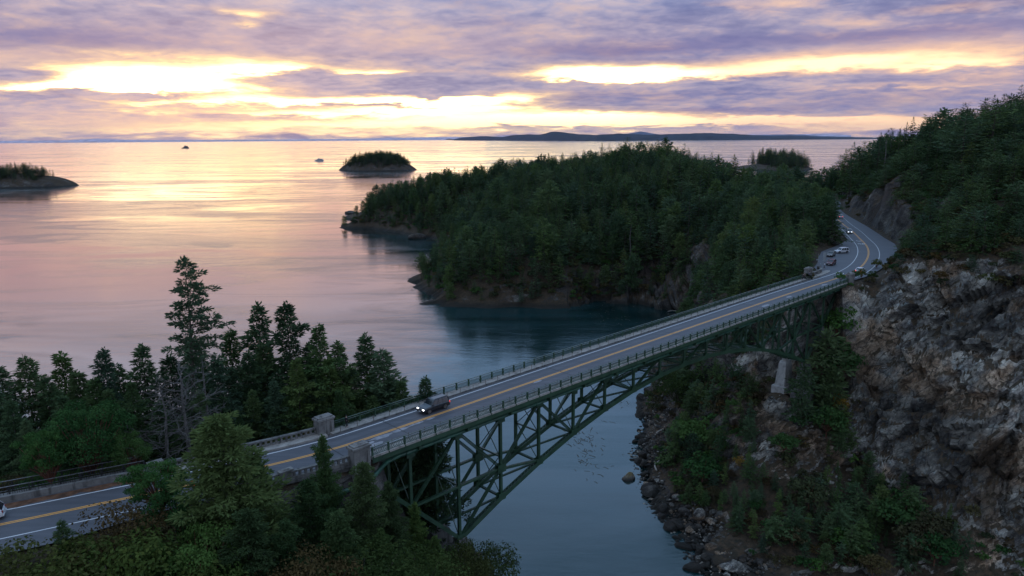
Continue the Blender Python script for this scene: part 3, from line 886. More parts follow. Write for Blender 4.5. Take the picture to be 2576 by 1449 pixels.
# leaf drift along the left kerb
litter = ribbon('leaf_litter', -60, -22, lambda s: 4.75 if s > -60 else 4.7, lambda s: -(3.55 + .25 * math.sin(s * 1.7) + .15 * math.sin(s * 4.1)), DECK + .012, LEAFLITTER); tag(litter, 'rust coloured fallen leaves along the kerb of the left road', kind='stuff')

# =====================================================================
# the steel arch bridge: local X = s, Y = m, Z = world z
# =====================================================================
BL = 147.0
bridge = empty('arch_bridge', (float(B0[0]), float(B0[1]), 0.0), BANG, 'long green steel arch bridge carrying the road across the channel', 'bridge')
mb = MB(); mb.box((BL / 2, 0, 54.60), (BL, 8.0, .64)); mb.obj('deck_slab', CONC, bridge)
for sg in (1, -1):
    mb = MB(); mb.box((BL / 2, sg * 4.66, 54.98), (BL, 1.48, .44)); mb.obj('sidewalk', WALK, bridge)
    mb = MB(); mb.box((BL / 2, sg * 3.955, 55.03), (BL, .08, .40)); mb.obj('kerb', CONC_D, bridge)
    mb = MB(); mb.beam((0, sg * 5.44, 54.62), (BL, sg * 5.44, 54.62), .06, .62); mb.beam((0, sg * 5.36, 54.92), (BL, sg * 5.36, 54.92), .22, .05); mb.beam((0, sg * 5.36, 54.33), (BL, sg * 5.36, 54.33), .22, .05)
    mb.obj('edge_girder', STEEL, bridge)
# railings with lattice panels
NP = 60; PL = BL / NP
post_me = None; panel_me = None; cpost_me = None
for sg in (1, -1):
    y = sg * 5.24
    mb = MB()
    mb.beam((0, y, 56.32), (BL, y, 56.32), .13, .07); mb.beam((0, y, 56.06), (BL, y, 56.06), .10, .05); mb.beam((0, y, 55.34), (BL, y, 55.34), .08, .06)
    rail = mb.obj('railing', RAILM, bridge)
    if post_me is None:
        mb = MB(); mb.box((0, 0, .62), (.20, .20, 1.28)); mb.box((0, 0, 1.29), (.26, .26, .07)); mb.box((0, -.17, -.18), (.16, .10, .6)); post_me = mb.me('post', STEEL)
        mb = MB(); n = 9; x0, x1 = .12, PL - .12; st = (x1 - x0) / n
        for k in range(n):
            for e in (0, 1):
                a = (x0 + k * st, .02 * (1 - 2 * e), .16 if e else .84); b = (x0 + (k + 1) * st, .02 * (1 - 2 * e), .84 if e else .16); mb.beam(a, b, .022, .05, up=(0, 1, 0))
        panel_me = mb.me('lattice_panel', STEEL)
        mb = MB(); mb.tube([(0, 0, 0), (0, 0, .78)], .03, 6); mb.box((0, 0, .01), (.14, .14, .02)); cpost_me = mb.me('cable_post', RUSTY)
    for k in range(NP + 1):
        o = obj('post', post_me, rail, (min(max(k * PL, .12), BL - .12), y, 55.05))
        if sg < 0: pass
        else: o.rotation_euler = (0, 0, math.pi)
    for k in range(NP): obj('lattice_panel', panel_me, rail, (k * PL, y, 55.22))
    # low cable barrier at the kerb
    mb = MB()
    for zz in (55.62, 55.93): mb.tube([(.4, sg * 4.08, zz), (BL - .4, sg * 4.08, zz)], .012, 4)
    cab = mb.obj('cable_barrier', GALV, bridge)
    for k in range(57): obj('cable_post', cpost_me, cab, (1.2 + k * 2.58, sg * 4.08, 55.2))

# trusses
P0, PS = 15.6, 8.25
def xs_(k): return P0 + PS * k
def zlow(k): return 36.2 + 13.0 * (1 - ((k - 7) / 7.0) ** 2)
ZT = 52.75


def laced(mb, p, q, w, h, n=None, up=(0, 0, 1), th=.07):
    """two plates tied by a zigzag of lacing bars"""
    p, q = Vector(p), Vector(q); d = q - p; L = d.length; d.normalize(); u = Vector(up)
    if abs(d.dot(u)) > .98: u = Vector((1, 0, 0))
    a = d.cross(u).normalized(); b = a.cross(d).normalized()
    for s_ in (-1, 1): mb.beam(p + a * s_ * (w / 2), q + a * s_ * (w / 2), th, h, up=up)
    n = n or max(3, int(L / (w * 1.15)))
    for k in range(n):
        e = -1 if k % 2 else 1
        for f_ in (1, -1):
            for zz in ((1,) if h < .3 else (1, -1)):
                o_ = b * (zz * h * .46)
                mb.beam(p + d * (L * k / n) + a * (e * f_ * w * .46) + o_, p + d * (L * (k + 1) / n) - a * (e * f_ * w * .46) + o_, .07, .02, up=b)


def gusset(mb, p, r):
    for o_ in (-.34, .34): mb.box((p[0], p[1] + o_, p[2]), (r * 1.5, .03, r * 1.2))


for sg in (-1, 1):
    y = sg * 2.6
    mb = MB()
    for s0 in np.arange(-1.0, 147.5, 8.25): mb.beam((s0, y, ZT), (min(s0 + 8.25, 147.6), y, ZT), .42, .50)
    mb.obj('top_chord', STEEL, bridge)
    for k in range(14):
        mb = MB(); laced(mb, (xs_(k), y, zlow(k)), (xs_(k + 1), y, zlow(k + 1)), .62, .74)
        gusset(mb, (xs_(k), y, zlow(k) + .15), .95); mb.obj('arch_chord', STEEL, bridge)
    zj = 44.4
    for a, b in (((xs_(0), zlow(0)), (xs_(-1), zj)), ((xs_(-1), zj), (xs_(-2), ZT - .3)), ((xs_(14), zlow(14)), (xs_(15), zj)), ((xs_(15), zj), (xs_(16), ZT - .3))):
        mb = MB(); laced(mb, (a[0], y, a[1]), (b[0], y, b[1]), .5, .55); mb.obj('anchor_arm', STEEL, bridge)
    for k in range(-1, 16):
        zb = zj if k in (-1, 15) else zlow(k)
        mb = MB(); mb.beam((xs_(k), y, zb), (xs_(k), y, ZT - .25), .40, .44)
        gusset(mb, (xs_(k), y, ZT - .45), .9)
        if k in (1, 13): gusset(mb, (xs_(k), y, zj), 1.1)
        mb.obj('vertical_post', STEEL, bridge)
    diag = [((0, ZT), (1, zj)), ((1, zj), (2, ZT)), ((0, zlow(0)), (1, zj)), ((0, ZT), (-1, zj)),
            ((14, ZT), (13, zj)), ((13, zj), (12, ZT)), ((14, zlow(14)), (13, zj)), ((14, ZT), (15, zj))]
    for k in (3, 5, 7, 9, 11): diag += [((k - 1, ZT), (k, zlow(k))), ((k + 1, ZT), (k, zlow(k)))]
    for (a, za), (b, zb) in diag:
        mb = MB(); laced(mb, (xs_(a), y, za), (xs_(b), y, zb), .34, .36, up=(0, 1, 0)); mb.obj('diagonal_brace', STEEL, bridge)
    for a, b, z0, z1 in ((-1, 1, zj, zj), (1, 2, zj - .2, zlow(2) + .3), (15, 13, zj, zj), (13, 12, zj - .2, zlow(12) + .3)):
        mb = MB(); laced(mb, (xs_(a), y, z0), (xs_(b), y, z1), .34, .34); mb.obj('horizontal_strut', STEEL, bridge)
# bracing between the two trusses
for k in range(-1, 16):
    zb = 44.4 if k in (-1, 15) else zlow(k)
    mb = MB(); laced(mb, (xs_(k), -2.4, zb), (xs_(k), 2.4, zb), .30, .30); mb.obj('cross_strut', STEEL, bridge)
    if 0 <= k < 14:
        mb = MB(); laced(mb, (xs_(k), 2.4, zb), (xs_(k + 1), -2.4, zlow(k + 1)), .28, .24); mb.obj('lateral_brace', STEEL, bridge)
    mb = MB()
    if ZT - zb > 4.5:
        zm = (zb + ZT) / 2; levels = [(zb + .4, ZT - .5)] if ZT - zb < 9 else [(zb + .4, zm), (zm, ZT - .5)]
        for z0, z1 in levels:
            mb.beam((xs_(k), -2.4, z0), (xs_(k), 2.4, z1), .10, .10); mb.beam((xs_(k), 2.4, z0), (xs_(k), -2.4, z1), .10, .10)
        if len(levels) > 1: mb.beam((xs_(k), -2.4, zm), (xs_(k), 2.4, zm), .22, .22)
    else: mb.beam((xs_(k), -2.4, zb + .3), (xs_(k), 2.4, ZT - .4), .10, .10)
    mb.obj('sway_brace', STEEL, bridge)
for k in range(-2, 17):
    mb = MB(); mb.beam((xs_(k), -5.2, 53.95), (xs_(k), 5.2, 53.95), .34, .62)
    for sg in (-1, 1): mb.beam((xs_(k), sg * 2.8, 52.7), (xs_(k), sg * 5.1, 53.75), .2, .24)
    mb.obj('floor_beam', STEEL, bridge)
for yy in (-3.4, -1.7, 0, 1.7, 3.4):
    mb = MB(); mb.beam((0, yy, 54.1), (BL, yy, 54.1), .22, .34); mb.obj('stringer', STEEL, bridge)
# service pipe under the near edge
mb = MB()
pp = [(-27, -5.55 + 6.2, 50.2), (-19, -5.9 + 3.4, 50.9), (-10, -6.4 + 1.9, 51.8), (-3, -5.5, 52.5), (.5, -4.7, 53.1), (3, -4.45, 53.5), (BL - 3, -4.45, 53.5)]
pp = [(-26, -1.6, 49.9), (-16, -4.0, 50.9), (-8, -5.0, 51.9), (-3.5, -5.9, 52.4), (-.5, -5.9, 52.7), (2.5, -4.6, 53.35), (4.5, -4.45, 53.5), (BL - 3, -4.45, 53.5)]
mb.tube(pp, .27, 10)
for s_ in list(np.arange(5.5, 145, 12.0)): mb.tube([(s_, -4.45, 53.5), (s_ + .8, -4.45, 53.5)], .36, 10)
mb.obj('service_pipe', PIPE, bridge)
mb = MB()
for s_ in np.arange(3, 146, 4.1): mb.beam((s_, -4.45, 53.2), (s_, -4.45, 54.3), .07, .07)
mb.obj('pipe_hanger', STEEL, bridge)


# concrete pillars with recessed panels and stepped caps
def pillar(s, m_, zb, top, ls=2.2, lm=1.25):
    mb = MB(); h = top - zb
    mb.box((0, 0, h / 2), (ls, lm, h))
    for e in (-1, 1):                                   # raised edge strips leave the panels sunk
        for f_ in (-1, 1): mb.box((e * (ls / 2 - .2), f_ * (lm / 2 + .04), h - 1.1), (.4, .08, 2.0))
        mb.box((0, e * (lm / 2 + .04), h - .2), (ls - .8, .08, .2)); mb.box((0, e * (lm / 2 + .04), h - 2.0), (ls - .8, .08, .2))
    p = mb.obj('pillar', CONC, bridge, (s, m_, zb))
    mb = MB(); mb.box((0, 0, .13), (ls + .34, lm + .34, .26)); mb.box((0, 0, .36), (ls - .1, lm - .1, .20)); mb.box((0, 0, .53), (ls - .6, lm - .45, .14), taper=.7)
    mb.obj('cap', CONC, p, (0, 0, h)); return p


pillar(-1.75, -5.35, 46.0, 57.0); pillar(-.4, 5.45, 47.0, 57.0)
pillar(148.4, -5.35, 49.0, 57.1); pillar(147.5, 5.5, 50.0, 57.3)
# abutments and arch pedestals
mb = MB(); mb.box((149.2, 0, 48.4), (3.4, 9.6, 11.0)); mb.box((147.2, 0, 53.3), (1.0, 9.6, 1.2)); mb.obj('abutment', CONC_P, bridge)
mb = MB(); mb.box((-2.2, 0, 48.0), (3.0, 9.4, 11.6)); mb.obj('abutment', CONC_D, bridge)
for sg in (-1, 1):
    y = sg * 2.6
    for s0, d in ((xs_(14), 1), (xs_(0), -1)):
        mb = MB(); rings = []
        for z, f0, f1, hw in ((29.0, -2.7, 2.3, 1.30), (35.0, -1.75, 1.6, .95), (35.5, -1.5, 1.5, .9)):
            rings.append([(s0 + d * f0, y - hw, z), (s0 + d * f1, y - hw, z), (s0 + d * f1, y + hw, z), (s0 + d * f0, y + hw, z)])
        mb.loft(rings); mb.box((s0 - d * .4, y, 27.0), (6.2, 3.5, 4.2)); mb.box((s0 - d * .2, y, 35.85), (1.5, 1.2, .8))
        mb.obj('pedestal', CONC_P if d > 0 and sg > 0 else CONC_D, bridge)
    mb = MB(); laced(mb, (xs_(15) + .2, y, 44.1), (xs_(15) + .2, y, 42.9), .6, .6, n=2); mb.box((xs_(15), y, 42.4), (2.2, 1.6, 1.6)); mb.obj('anchor_block', CONC_D, bridge)

# left concrete approach span: girder wall, balustrades
def cl_at(s):
    i = np.abs(CLS[:, 0] - s).argmin(); return CLS[i], CLN[i], CLT[i]


appr = empty('approach_viaduct', (float(B0[0]), float(B0[1]), 0.0), BANG, 'weathered concrete approach span with arched balustrades at the left end of the steel bridge', 'viaduct')


def bal(side, s0, s1, off):
    """pierced parapet following the kerb"""
    n = int((s1 - s0) / .62); capv = []; basev = []
    mbc = MB(); mbb = MB(); ms = []
    prev = None
    for k in range(n + 1):
        s = s0 + (s1 - s0) * k / n; q, nn, tt = cl_at(s)
        base = CLS[:, 1][np.abs(CLS[:, 0] - s).argmin()]
        m_ = np.interp(s, CLS[:, 0], CLS[:, 1]) + side * off
        cur = (s, m_)
        if prev:
            mbc.beam((prev[0], prev[1], 56.02), (cur[0], cur[1], 56.02), .46, .20)
            mbb.beam((prev[0], prev[1], 55.22), (cur[0], cur[1], 55.22), .40, .36)
        prev = cur; ms.append(cur)
    b = mbb.obj('balustrade', CONC, appr); mbc.obj('cap_rail', CONC_D, b)
    mbp = MB(); mbp.box((0, 0, .27), (.26, .24, .54)); mbp.box((0, 0, .49), (.40, .24, .10)); bm_ = mbp.me('baluster', CONC)
    for k, (s, m_) in enumerate(ms): obj('baluster', bm_, b, (s, m_, 55.39))
    for s in (s0 + (s1 - s0) * .02, s0 + (s1 - s0) * .48):
        m_ = np.interp(s, CLS[:, 0], CLS[:, 1]) + side * off
        mb = MB(); mb.box((0, 0, .68), (1.5, .62, 1.36)); mb.box((0, 0, 1.43), (1.7, .8, .14)); mb.box((0, 0, 1.55), (1.2, .5, .12), taper=.6); mb.obj('block_post', CONC, b, (s, m_, 54.9))
    return b


bal(1, -20.5, -1.6, 5.35); bal(-1, -17.0, -2.9, 5.25)
mb = MB(); prev = None
for s in np.linspace(-17.5, -2.6, 12):
    m_ = np.interp(s, CLS[:, 0], CLS[:, 1]) - 5.0
    if prev: mb.beam((prev[0], prev[1], 52.7), (s, m_, 52.7), .35, 4.4); mb.beam((prev[0], prev[1] - .1, 54.85), (s, m_ - .1, 54.85), .8, .3)
    prev = (s, m_)
mb.obj('girder_wall', CONC_D, appr)
mb = MB()
for s in (-16.5, -9.5, -3.6):
    m_ = np.interp(s, CLS[:, 0], CLS[:, 1]); mb.box((s, m_ - 4.75, 47.5), (.9, .9, 8.0)); mb.box((s, m_ + 4.2, 47.5), (.9, .9, 8.0)); mb.beam((s, m_ - 4.6, 51.2), (s, m_ + 4.4, 51.2), .6, .9)
mb.obj('bent_column', CONC_D, appr)
mb = MB(); prev = None
for s in np.linspace(-20.5, -.6, 16):
    m_ = np.interp(s, CLS[:, 0], CLS[:, 1])
    if prev: mb.beam((prev[0], prev[1] + 4.55, 55.06), (s, m_ + 4.55, 55.06), 1.3, .34)
    prev = (s, m_)
mb.obj('sidewalk', WALK, appr)
mb = MB(); prev = None
for s in np.linspace(-18, -.4, 14):
    m_ = np.interp(s, CLS[:, 0], CLS[:, 1])
    if prev: mb.beam((prev[0], prev[1], 54.6), (s, m_, 54.6), 9.6, .7)
    prev = (s, m_)
mb.obj('deck_slab', CONC, appr)

# right end parapets
par = empty('parapet_wall', W(153.5, 5.3), BANG, 'short curved stone parapet behind the far right bridge pillar by the pull-out', 'wall')
mb = MB(); pts = [(-4.8, .2), (-2, .1), (0, .1), (2.5, .35), (4.6, 1.0), (5.9, 2.1)]; mc = MB()
for a, b in zip(pts[:-1], pts[1:]): mb.beam((a[0], a[1], .42), (b[0], b[1], .42), .42, 1.0); mc.beam((a[0], a[1], 1.0), (b[0], b[1], 1.0), .6, .16)
mb.box((5.9, 2.2, .65), (.9, .9, 1.3)); mb.obj('wall_body', CONC_D, par); mc.obj('cap_rail', CONC, par)
mb = MB(); mb.box((0, 0, .6), (1.1, .7, 1.3)); mb.obj('block_post', CONC, par, (.2, .1, 0))
isl = MB(); v = [W(s, m_, DECK + .14) for s, m_ in ((147, 3.9), (152, 3.75), (157, 3.9), (160.5, 4.6), (161.2, 5.2), (160.4, 6.0), (157, 5.9), (147, 5.4))]
isl.loft([[(a[0], a[1], DECK - .3) for a in v], v]); ki = isl.obj('kerb_island', WALK); tag(ki, 'raised concrete sidewalk nose ending beside the pull-out', kind='structure')

# guard on the left road: concrete kerb wall and dark iron fence behind a path
def along(s0, s1, off, step):
    out = []; s = s0
    while s <= s1 + 1e-6:
        i = np.abs(CLS[:, 0] - s).argmin(); q = CLS[i] + CLN[i] * off; out.append((q[0], q[1])); s += step
    return out


jw = MB(); P_ = along(-75, -21.5, 5.2, 1.5)
for a, b in zip(P_[:-1], P_[1:]): jw.beam(W(*a, DECK + .3), W(*b, DECK + .3), .42, .85)
tag(jw.obj('kerb_wall', CONC), 'low pale concrete barrier along the far side of the left road', 'wall')
pathr = ribbon('path', -75, -21, lambda s: 7.6, lambda s: -5.35, DECK + .05, CONC_D); tag(pathr, 'narrow path between kerb wall and fence', kind='structure')


def iron_fence(off, h, lab):
    f = empty('iron_fence', W(-45, 12), 0, lab, 'fence'); base = Vector(f.location)
    P_ = along(-75, -21.5, off, 2.2); mr = MB(); pm = MB(); pm.box((0, 0, h / 2), (.09, .09, h)); pme = pm.me('post', BLACKIRON); mi_ = MB()
    for a, b in zip(P_[:-1], P_[1:]):
        A, B_ = Vector(W(*a)) - base, Vector(W(*b)) - base
        mr.beam(A + Vector((0, 0, h)), B_ + Vector((0, 0, h)), .09, .07); mr.beam(A + Vector((0, 0, .2)), B_ + Vector((0, 0, .2)), .06, .05)
        for k in range(9):
            q = A.lerp(B_, (k + .5) / 9); mi_.beam(q + Vector((0, 0, .2)), q + Vector((0, 0, h)), .03, .03)
    mr.obj('rail', GALV, f)
    pic = mi_.obj('picket', BLACKIRON, f); pic['kind'] = 'stuff'
    for a in P_: obj('post', pme, f, Vector(W(*a)) - base)


iron_fence(5.75, 1.5, 'lower dark iron fence standing on the concrete kerb of the left road')
iron_fence(7.7, 1.35, 'upper dark iron fence on the outer side of the path on the left')
#PART3
# =====================================================================
# trees
# =====================================================================


def fir_geo(seed, H, nbr, ns, width, bare=.12, wind=0.0, waz=0.0, gap=0.0, spray=1.0, top=38, low=-10, pw=.8, lean=0.0, tiers=9, sw=.24):
    rr = random.Random(seed); V = []; F = []; tr = MB()
    tf = [1.0 if rr.random() > gap else rr.uniform(.18, .5) for _ in range(tiers + 2)]
    bend = rr.uniform(-.02, .02) * H
    def ax(t_): return Vector((math.cos(waz) * lean * H * t_ ** 1.6 + bend * math.sin(t_ * 5), math.sin(waz) * lean * H * t_ ** 1.6 + bend * math.cos(t_ * 4), H * t_))
    n = 8; tr.tube([ax(k / n) - Vector((0, 0, .8 if k == 0 else 0)) for k in range(n + 1)], [.0135 * (1 - .97 * k / n) * H for k in range(n + 1)], 6)
    for i in range(nbr):
        t_ = bare + (1 - bare) * ((i + rr.random()) / nbr) ** .92
        L = width * (1 - t_) ** pw * min(1.0, (t_ - bare) * 5 + .5) * rr.uniform(.55, 1.12) * tf[int(t_ * tiers)] + .012 * width
        az = i * 2.39996 + rr.uniform(-.5, .5)
        if wind: L *= max(.22, 1 + wind * math.cos(az - waz)); az += -wind * .5 * math.sin(az - waz)
        e = math.tan(R(low + (top - low) * t_ ** 1.7 + rr.uniform(-9, 9)))
        c_, s_ = math.cos(az), math.sin(az); dr = rr.uniform(.06, .24); o = ax(t_)
        if L > width * .30 and i % 2 == 0:
            tr.tube([o, o + Vector((c_ * L * .5, s_ * L * .5, L * .5 * e - dr * L * .25)), o + Vector((c_ * L * .9, s_ * L * .9, L * .9 * e - dr * L * .81))], [.0035 * H, .0022 * H, .001 * H], 3, cap=False)
        k_ = max(2, int(ns * (.35 + .65 * min(1, L / width))))
        for j in range(k_):
            u = .18 + .82 * (j + rr.random() * .6) / k_
            b = o + Vector((c_ * L * u, s_ * L * u, L * u * e - dr * L * u * u))
            for sd_ in (1, -1):
                a2 = az + sd_ * R(rr.uniform(28, 78)) * (1.05 - .55 * u)
                l = spray * (.55 + .6 * (1 - u)) * rr.uniform(.65, 1.3) * (.5 + .5 * min(1, L / width * 1.4)) * (.45 + .55 * min(1, (1 - t_) * 4))
                dz = rr.uniform(-.50, .34) + e * .4
                d = Vector((math.cos(a2), math.sin(a2), dz)); p_ = Vector((-math.sin(a2), math.cos(a2), rr.uniform(-.55, .55))) * (l * sw)
                q = b + d * (l * .5) + Vector((0, 0, rr.uniform(-.02, .12) * l)); m0 = len(V)
                V += [tuple(b), tuple(q + p_), tuple(b + d * l), tuple(q - p_)]; F.append((m0, m0 + 1, m0 + 2, m0 + 3))
    tip = ax(1.0)
    for k in range(5):
        a2 = k * 2.4; m0 = len(V); p_ = Vector((math.cos(a2), math.sin(a2), 0)) * spray * .16
        V += [tuple(tip - Vector((0, 0, spray * .9))), tuple(tip - Vector((0, 0, spray * .3)) + p_), tuple(tip + Vector((0, 0, spray * .5))), tuple(tip - Vector((0, 0, spray * .3)) - p_)]; F.append((m0, m0 + 1, m0 + 2, m0 + 3))
    return tr, V, F


def clump_geo(seed, H, W_, nb, nleaf, leaf, bare=.05, gap=.2, tiers=9, pw=.75, low=-8, top=40, wind=0.0, waz=0.0, lr=.95, flat=.45, lean=0.0):
    """fir whose branches carry soft clumps of needles"""
    rr = random.Random(seed); V = []; F = []; tr = MB(); tf = [1.0 if rr.random() > gap else rr.uniform(.25, .55) for _ in range(tiers + 2)]; bend = rr.uniform(-.018, .018) * H
    def ax(t_): return Vector((lean * H * t_ ** 1.5 + bend * math.sin(t_ * 5), bend * math.cos(t_ * 4), H * t_))
    n = 8; tr.tube([ax(k / n) - Vector((0, 0, .8 if k == 0 else 0)) for k in range(n + 1)], [.0135 * (1 - .97 * k / n) * H for k in range(n + 1)], 6)
    for i in range(nb):
        t_ = bare + (1 - bare) * ((i + rr.random()) / nb) ** .95
        L = W_ * (1 - t_) ** pw * min(1.0, (t_ - bare) * 5 + .55) * rr.uniform(.5, 1.15) * tf[int(t_ * tiers)] + .012 * W_; az = i * 2.39996 + rr.uniform(-.5, .5)
        if wind: L *= max(.25, 1 + wind * math.cos(az - waz))
        e = math.tan(R(low + (top - low) * t_ ** 1.7 + rr.uniform(-10, 10))); c_, s_ = math.cos(az), math.sin(az); o = ax(t_)
        if L > W_ * .3: tr.tube([o, o + Vector((c_ * L * .9, s_ * L * .9, L * .9 * e - .1 * L))], [.003 * H, .001 * H], 3, cap=False)
        for u in ((.30, .62, .95) if L > W_ * .42 else (.45, .95)) if L > W_ * .16 else (.7,):
            c = o + Vector((c_ * L * u, s_ * L * u, L * u * e - .12 * L * u * u)); r_ = lr * rr.uniform(.65, 1.2) * (.42 + .58 * min(1, L / W_ * 1.7)) * (1.15 - .35 * u); q = max(8, int(nleaf * min(1, r_ / lr)))
            for k in range(q):
                d = Vector((rr.gauss(0, 1), rr.gauss(0, 1), rr.gauss(0, 1))).normalized() * r_ * rr.uniform(.25, 1.0) ** .6; d.z *= flat; p = c + d
                a = Vector((d.x + c_ * r_ * .6 + rr.gauss(0, .4) * r_, d.y + s_ * r_ * .6 + rr.gauss(0, .4) * r_, d.z * .6 + rr.gauss(.05, .3) * r_)).normalized(); b = a.orthogonal().normalized(); b.rotate(Matrix.Rotation(rr.uniform(0, 6.28), 3, a))
                l = leaf * rr.uniform(.6, 1.35); m0 = len(V); V += [tuple(p), tuple(p + a * l * .5 + b * l * .15), tuple(p + a * l), tuple(p + a * l * .5 - b * l * .15)]; F.append((m0, m0 + 1, m0 + 2, m0 + 3))
    tip = ax(1.0)
    for k in range(26):
        p = tip + Vector((rr.gauss(0, .10), rr.gauss(0, .10), rr.uniform(-.9, .35))) * leaf * 2; a = Vector((rr.gauss(0, .5), rr.gauss(0, .5), 1)).normalized(); b = a.orthogonal(); l = leaf * .8; m0 = len(V)
        V += [tuple(p), tuple(p + a * l * .5 + b * l * .2), tuple(p + a * l), tuple(p + a * l * .5 - b * l * .2)]; F.append((m0, m0 + 1, m0 + 2, m0 + 3))
    return tr, V, F


def leafy_geo(seed, H, W_, nl, nleaf, leaf, trunk=True, base=.3, lean=0.0, flat=1.0, lrs=(.13, .24)):
    """broad crown: leaf clumps on many small lobes carried by limbs"""
    rr = random.Random(seed); V = []; F = []; tr = MB(); fork = Vector((lean * .4, 0, H * base))
    if trunk: tr.tube([(0, 0, -.6), (lean * .15, 0, H * base * .5), tuple(fork)], [.030 * H, .022 * H, .018 * H], 7)
    for i in range(nl):
        th = i * 2.39996 + rr.uniform(-.4, .4); ph = math.acos(1 - 1.25 * (i + .5) / nl); rad = rr.uniform(.55, 1.0)
        c = Vector((lean + math.cos(th) * math.sin(ph) * W_ * .5 * rad, math.sin(th) * math.sin(ph) * W_ * .5 * rad, H * (base + .1) + H * (.9 - base) * (.5 + .5 * math.cos(ph)) * rad * flat))
        if trunk: tr.tube([tuple(fork), tuple(fork.lerp(c, .5) + Vector((0, 0, .03 * H))), tuple(c)], [.011 * H, .007 * H, .003 * H], 4, cap=False)
        lr = W_ * rr.uniform(*lrs)
        for k in range(nleaf):
            d = Vector((rr.gauss(0, 1), rr.gauss(0, 1), rr.gauss(.25, .8))).normalized() * lr * rr.uniform(.55, 1.1); d.z *= .7
            p = c + d; n = (d.normalized() + Vector((rr.gauss(0, .5), rr.gauss(0, .5), rr.gauss(.3, .5)))).normalized()
            a = n.orthogonal().normalized(); a.rotate(Matrix.Rotation(rr.uniform(0, 6.28), 3, n)); b = n.cross(a); l = leaf * rr.uniform(.6, 1.35); m0 = len(V)
            V += [tuple(p - a * l * .6), tuple(p - b * l * .35 + n * l * .1), tuple(p + a * l * .6), tuple(p + b * l * .35 + n * l * .1)]; F.append((m0, m0 + 1, m0 + 2, m0 + 3))
    return tr, V, F


def snag_geo(seed, H, spread, nb):
    rr = random.Random(seed); tr = MB(); tr.tube([(0, 0, -.6), (.02 * H, 0, .3 * H), (-.01 * H, .01 * H, .65 * H), (.02 * H, 0, H)], [.022 * H, .017 * H, .010 * H, .002 * H], 6)
    br = MB()
    for i in range(nb):
        t_ = .22 + .75 * (i + rr.random()) / nb; az = i * 2.4 + rr.uniform(-.6, .6); L = spread * (1.1 - t_) * rr.uniform(.5, 1.2); e = rr.uniform(-.15, .55); p = Vector((0, 0, t_ * H)); pts = [p]; rad = [.0055 * H]
        d = Vector((math.cos(az), math.sin(az), e)).normalized()
        for k in range(4):
            d = (d + Vector((rr.gauss(0, .22), rr.gauss(0, .22), rr.gauss(.0, .2)))).normalized(); pts.append(pts[-1] + d * L / 4); rad.append(.0055 * H * (1 - (k + 1) / 4.4))
            for q in range(3):
                d2 = (d + Vector((rr.gauss(0, .6), rr.gauss(0, .6), rr.gauss(.1, .4)))).normalized(); e1 = pts[-1] + d2 * L * .2; br.tube([pts[-1], e1, e1 + (d2 + Vector((rr.gauss(0, .4), rr.gauss(0, .4), rr.gauss(0, .3)))) * L * .15], [.0022 * H, .0016 * H, .0008 * H], 3, cap=False)
        br.tube(pts, rad, 4, cap=False)
    return tr, br


class Proto:
    """shared trunk and crown meshes of one kind of tree"""
    def __init__(s, name, geo, leafm, barkm, H):
        tr, V, F = geo; s.H = H; s.name = name
        s.trunk = tr.me('trunk', barkm) if tr.v else None
        s.crown = mesh('crown', V, F, leafm)
        v = list(V); f = list(F); mi_ = [0] * len(F)
        if tr.v:
            o = len(v); v += tr.v; f += [tuple(i + o for i in q) for q in tr.f]; mi_ += [1] * len(tr.f)
        s.joined = mesh(name + '_joined', v, f, [leafm, barkm], mi=mi_)


fir_hi = [Proto('fir', clump_geo(11 + k, 24, w_, nb, 66, .62, gap=g, pw=p_, lr=l_, flat=f_), mt, BARK, 24) for k, (w_, nb, g, p_, l_, f_, mt) in enumerate([
    (8.0, 140, .22, .90, 1.0, .42, NEEDLE), (7.2, 125, .30, .95, .95, .40, NEEDLE), (9.0, 140, .22, .75, 1.1, .45, NEEDLE_W), (6.2, 115, .35, .85, .85, .42, NEEDLE)])]
fir_tall = Proto('fir', clump_geo(47, 34, 8.4, 130, 80, .62, bare=.05, gap=.45, tiers=10, pw=.66, low=-4, top=26, wind=.30, waz=.3, lr=1.15, flat=.36), NEEDLE, BARK, 34)
fir_bush = [Proto('fir', clump_geo(51 + k, 18, w_, 150, 96, .46, bare=.03, gap=.25, pw=.68, low=0, top=48, lr=.9, flat=.5), NEEDLE_W, BARK, 18) for k, w_ in enumerate((6.2, 5.2))]
fir_mid = [Proto('fir', fir_geo(61 + k, 13, 90, 12, w_ * 1.55, .06, wd, 1.2, g, 1.1, pw=p_ * .85, top=24, lean=le, low=lo, sw=.27), mt, BARK, 13) for k, (w_, wd, g, p_, le, lo, mt) in enumerate([
    (4.2, .45, .2, .5, .10, 0, NEEDLE), (4.6, .6, .3, .45, .16, 4, NEEDLE), (3.6, .3, .15, .6, .05, -6, NEEDLE_W), (4.8, .5, .3, .4, .14, 2, NEEDLE), (3.4, .2, .1, .7, .03, -8, NEEDLE_W)])]
fir_lo = [Proto('fir', fir_geo(81 + k, 20, 80, 10, w_ * 1.5, b * .5, .1, 1, g, 1.3, pw=p_ * .95, sw=.30, low=-6), mt, BARK, 20) for k, (w_, b, g, p_, mt) in enumerate([
    (4.4, .14, .15, .6, NEEDLE), (3.7, .20, .25, .7, NEEDLE), (5.0, .18, .1, .48, NEEDLE), (3.2, .25, .3, .75, NEEDLE_W), (4.6, .30, .25, .40, NEEDLE_W)])]
dome = [Proto('fir', clump_geo(171 + k, 17, 6.2, 34, 20, 1.5, bare=.12, gap=.25, pw=.42, lr=2.0, flat=.42, tiers=7), mt, BARK, 17) for k, mt in enumerate((NEEDLE, NEEDLE, NEEDLE_W))]
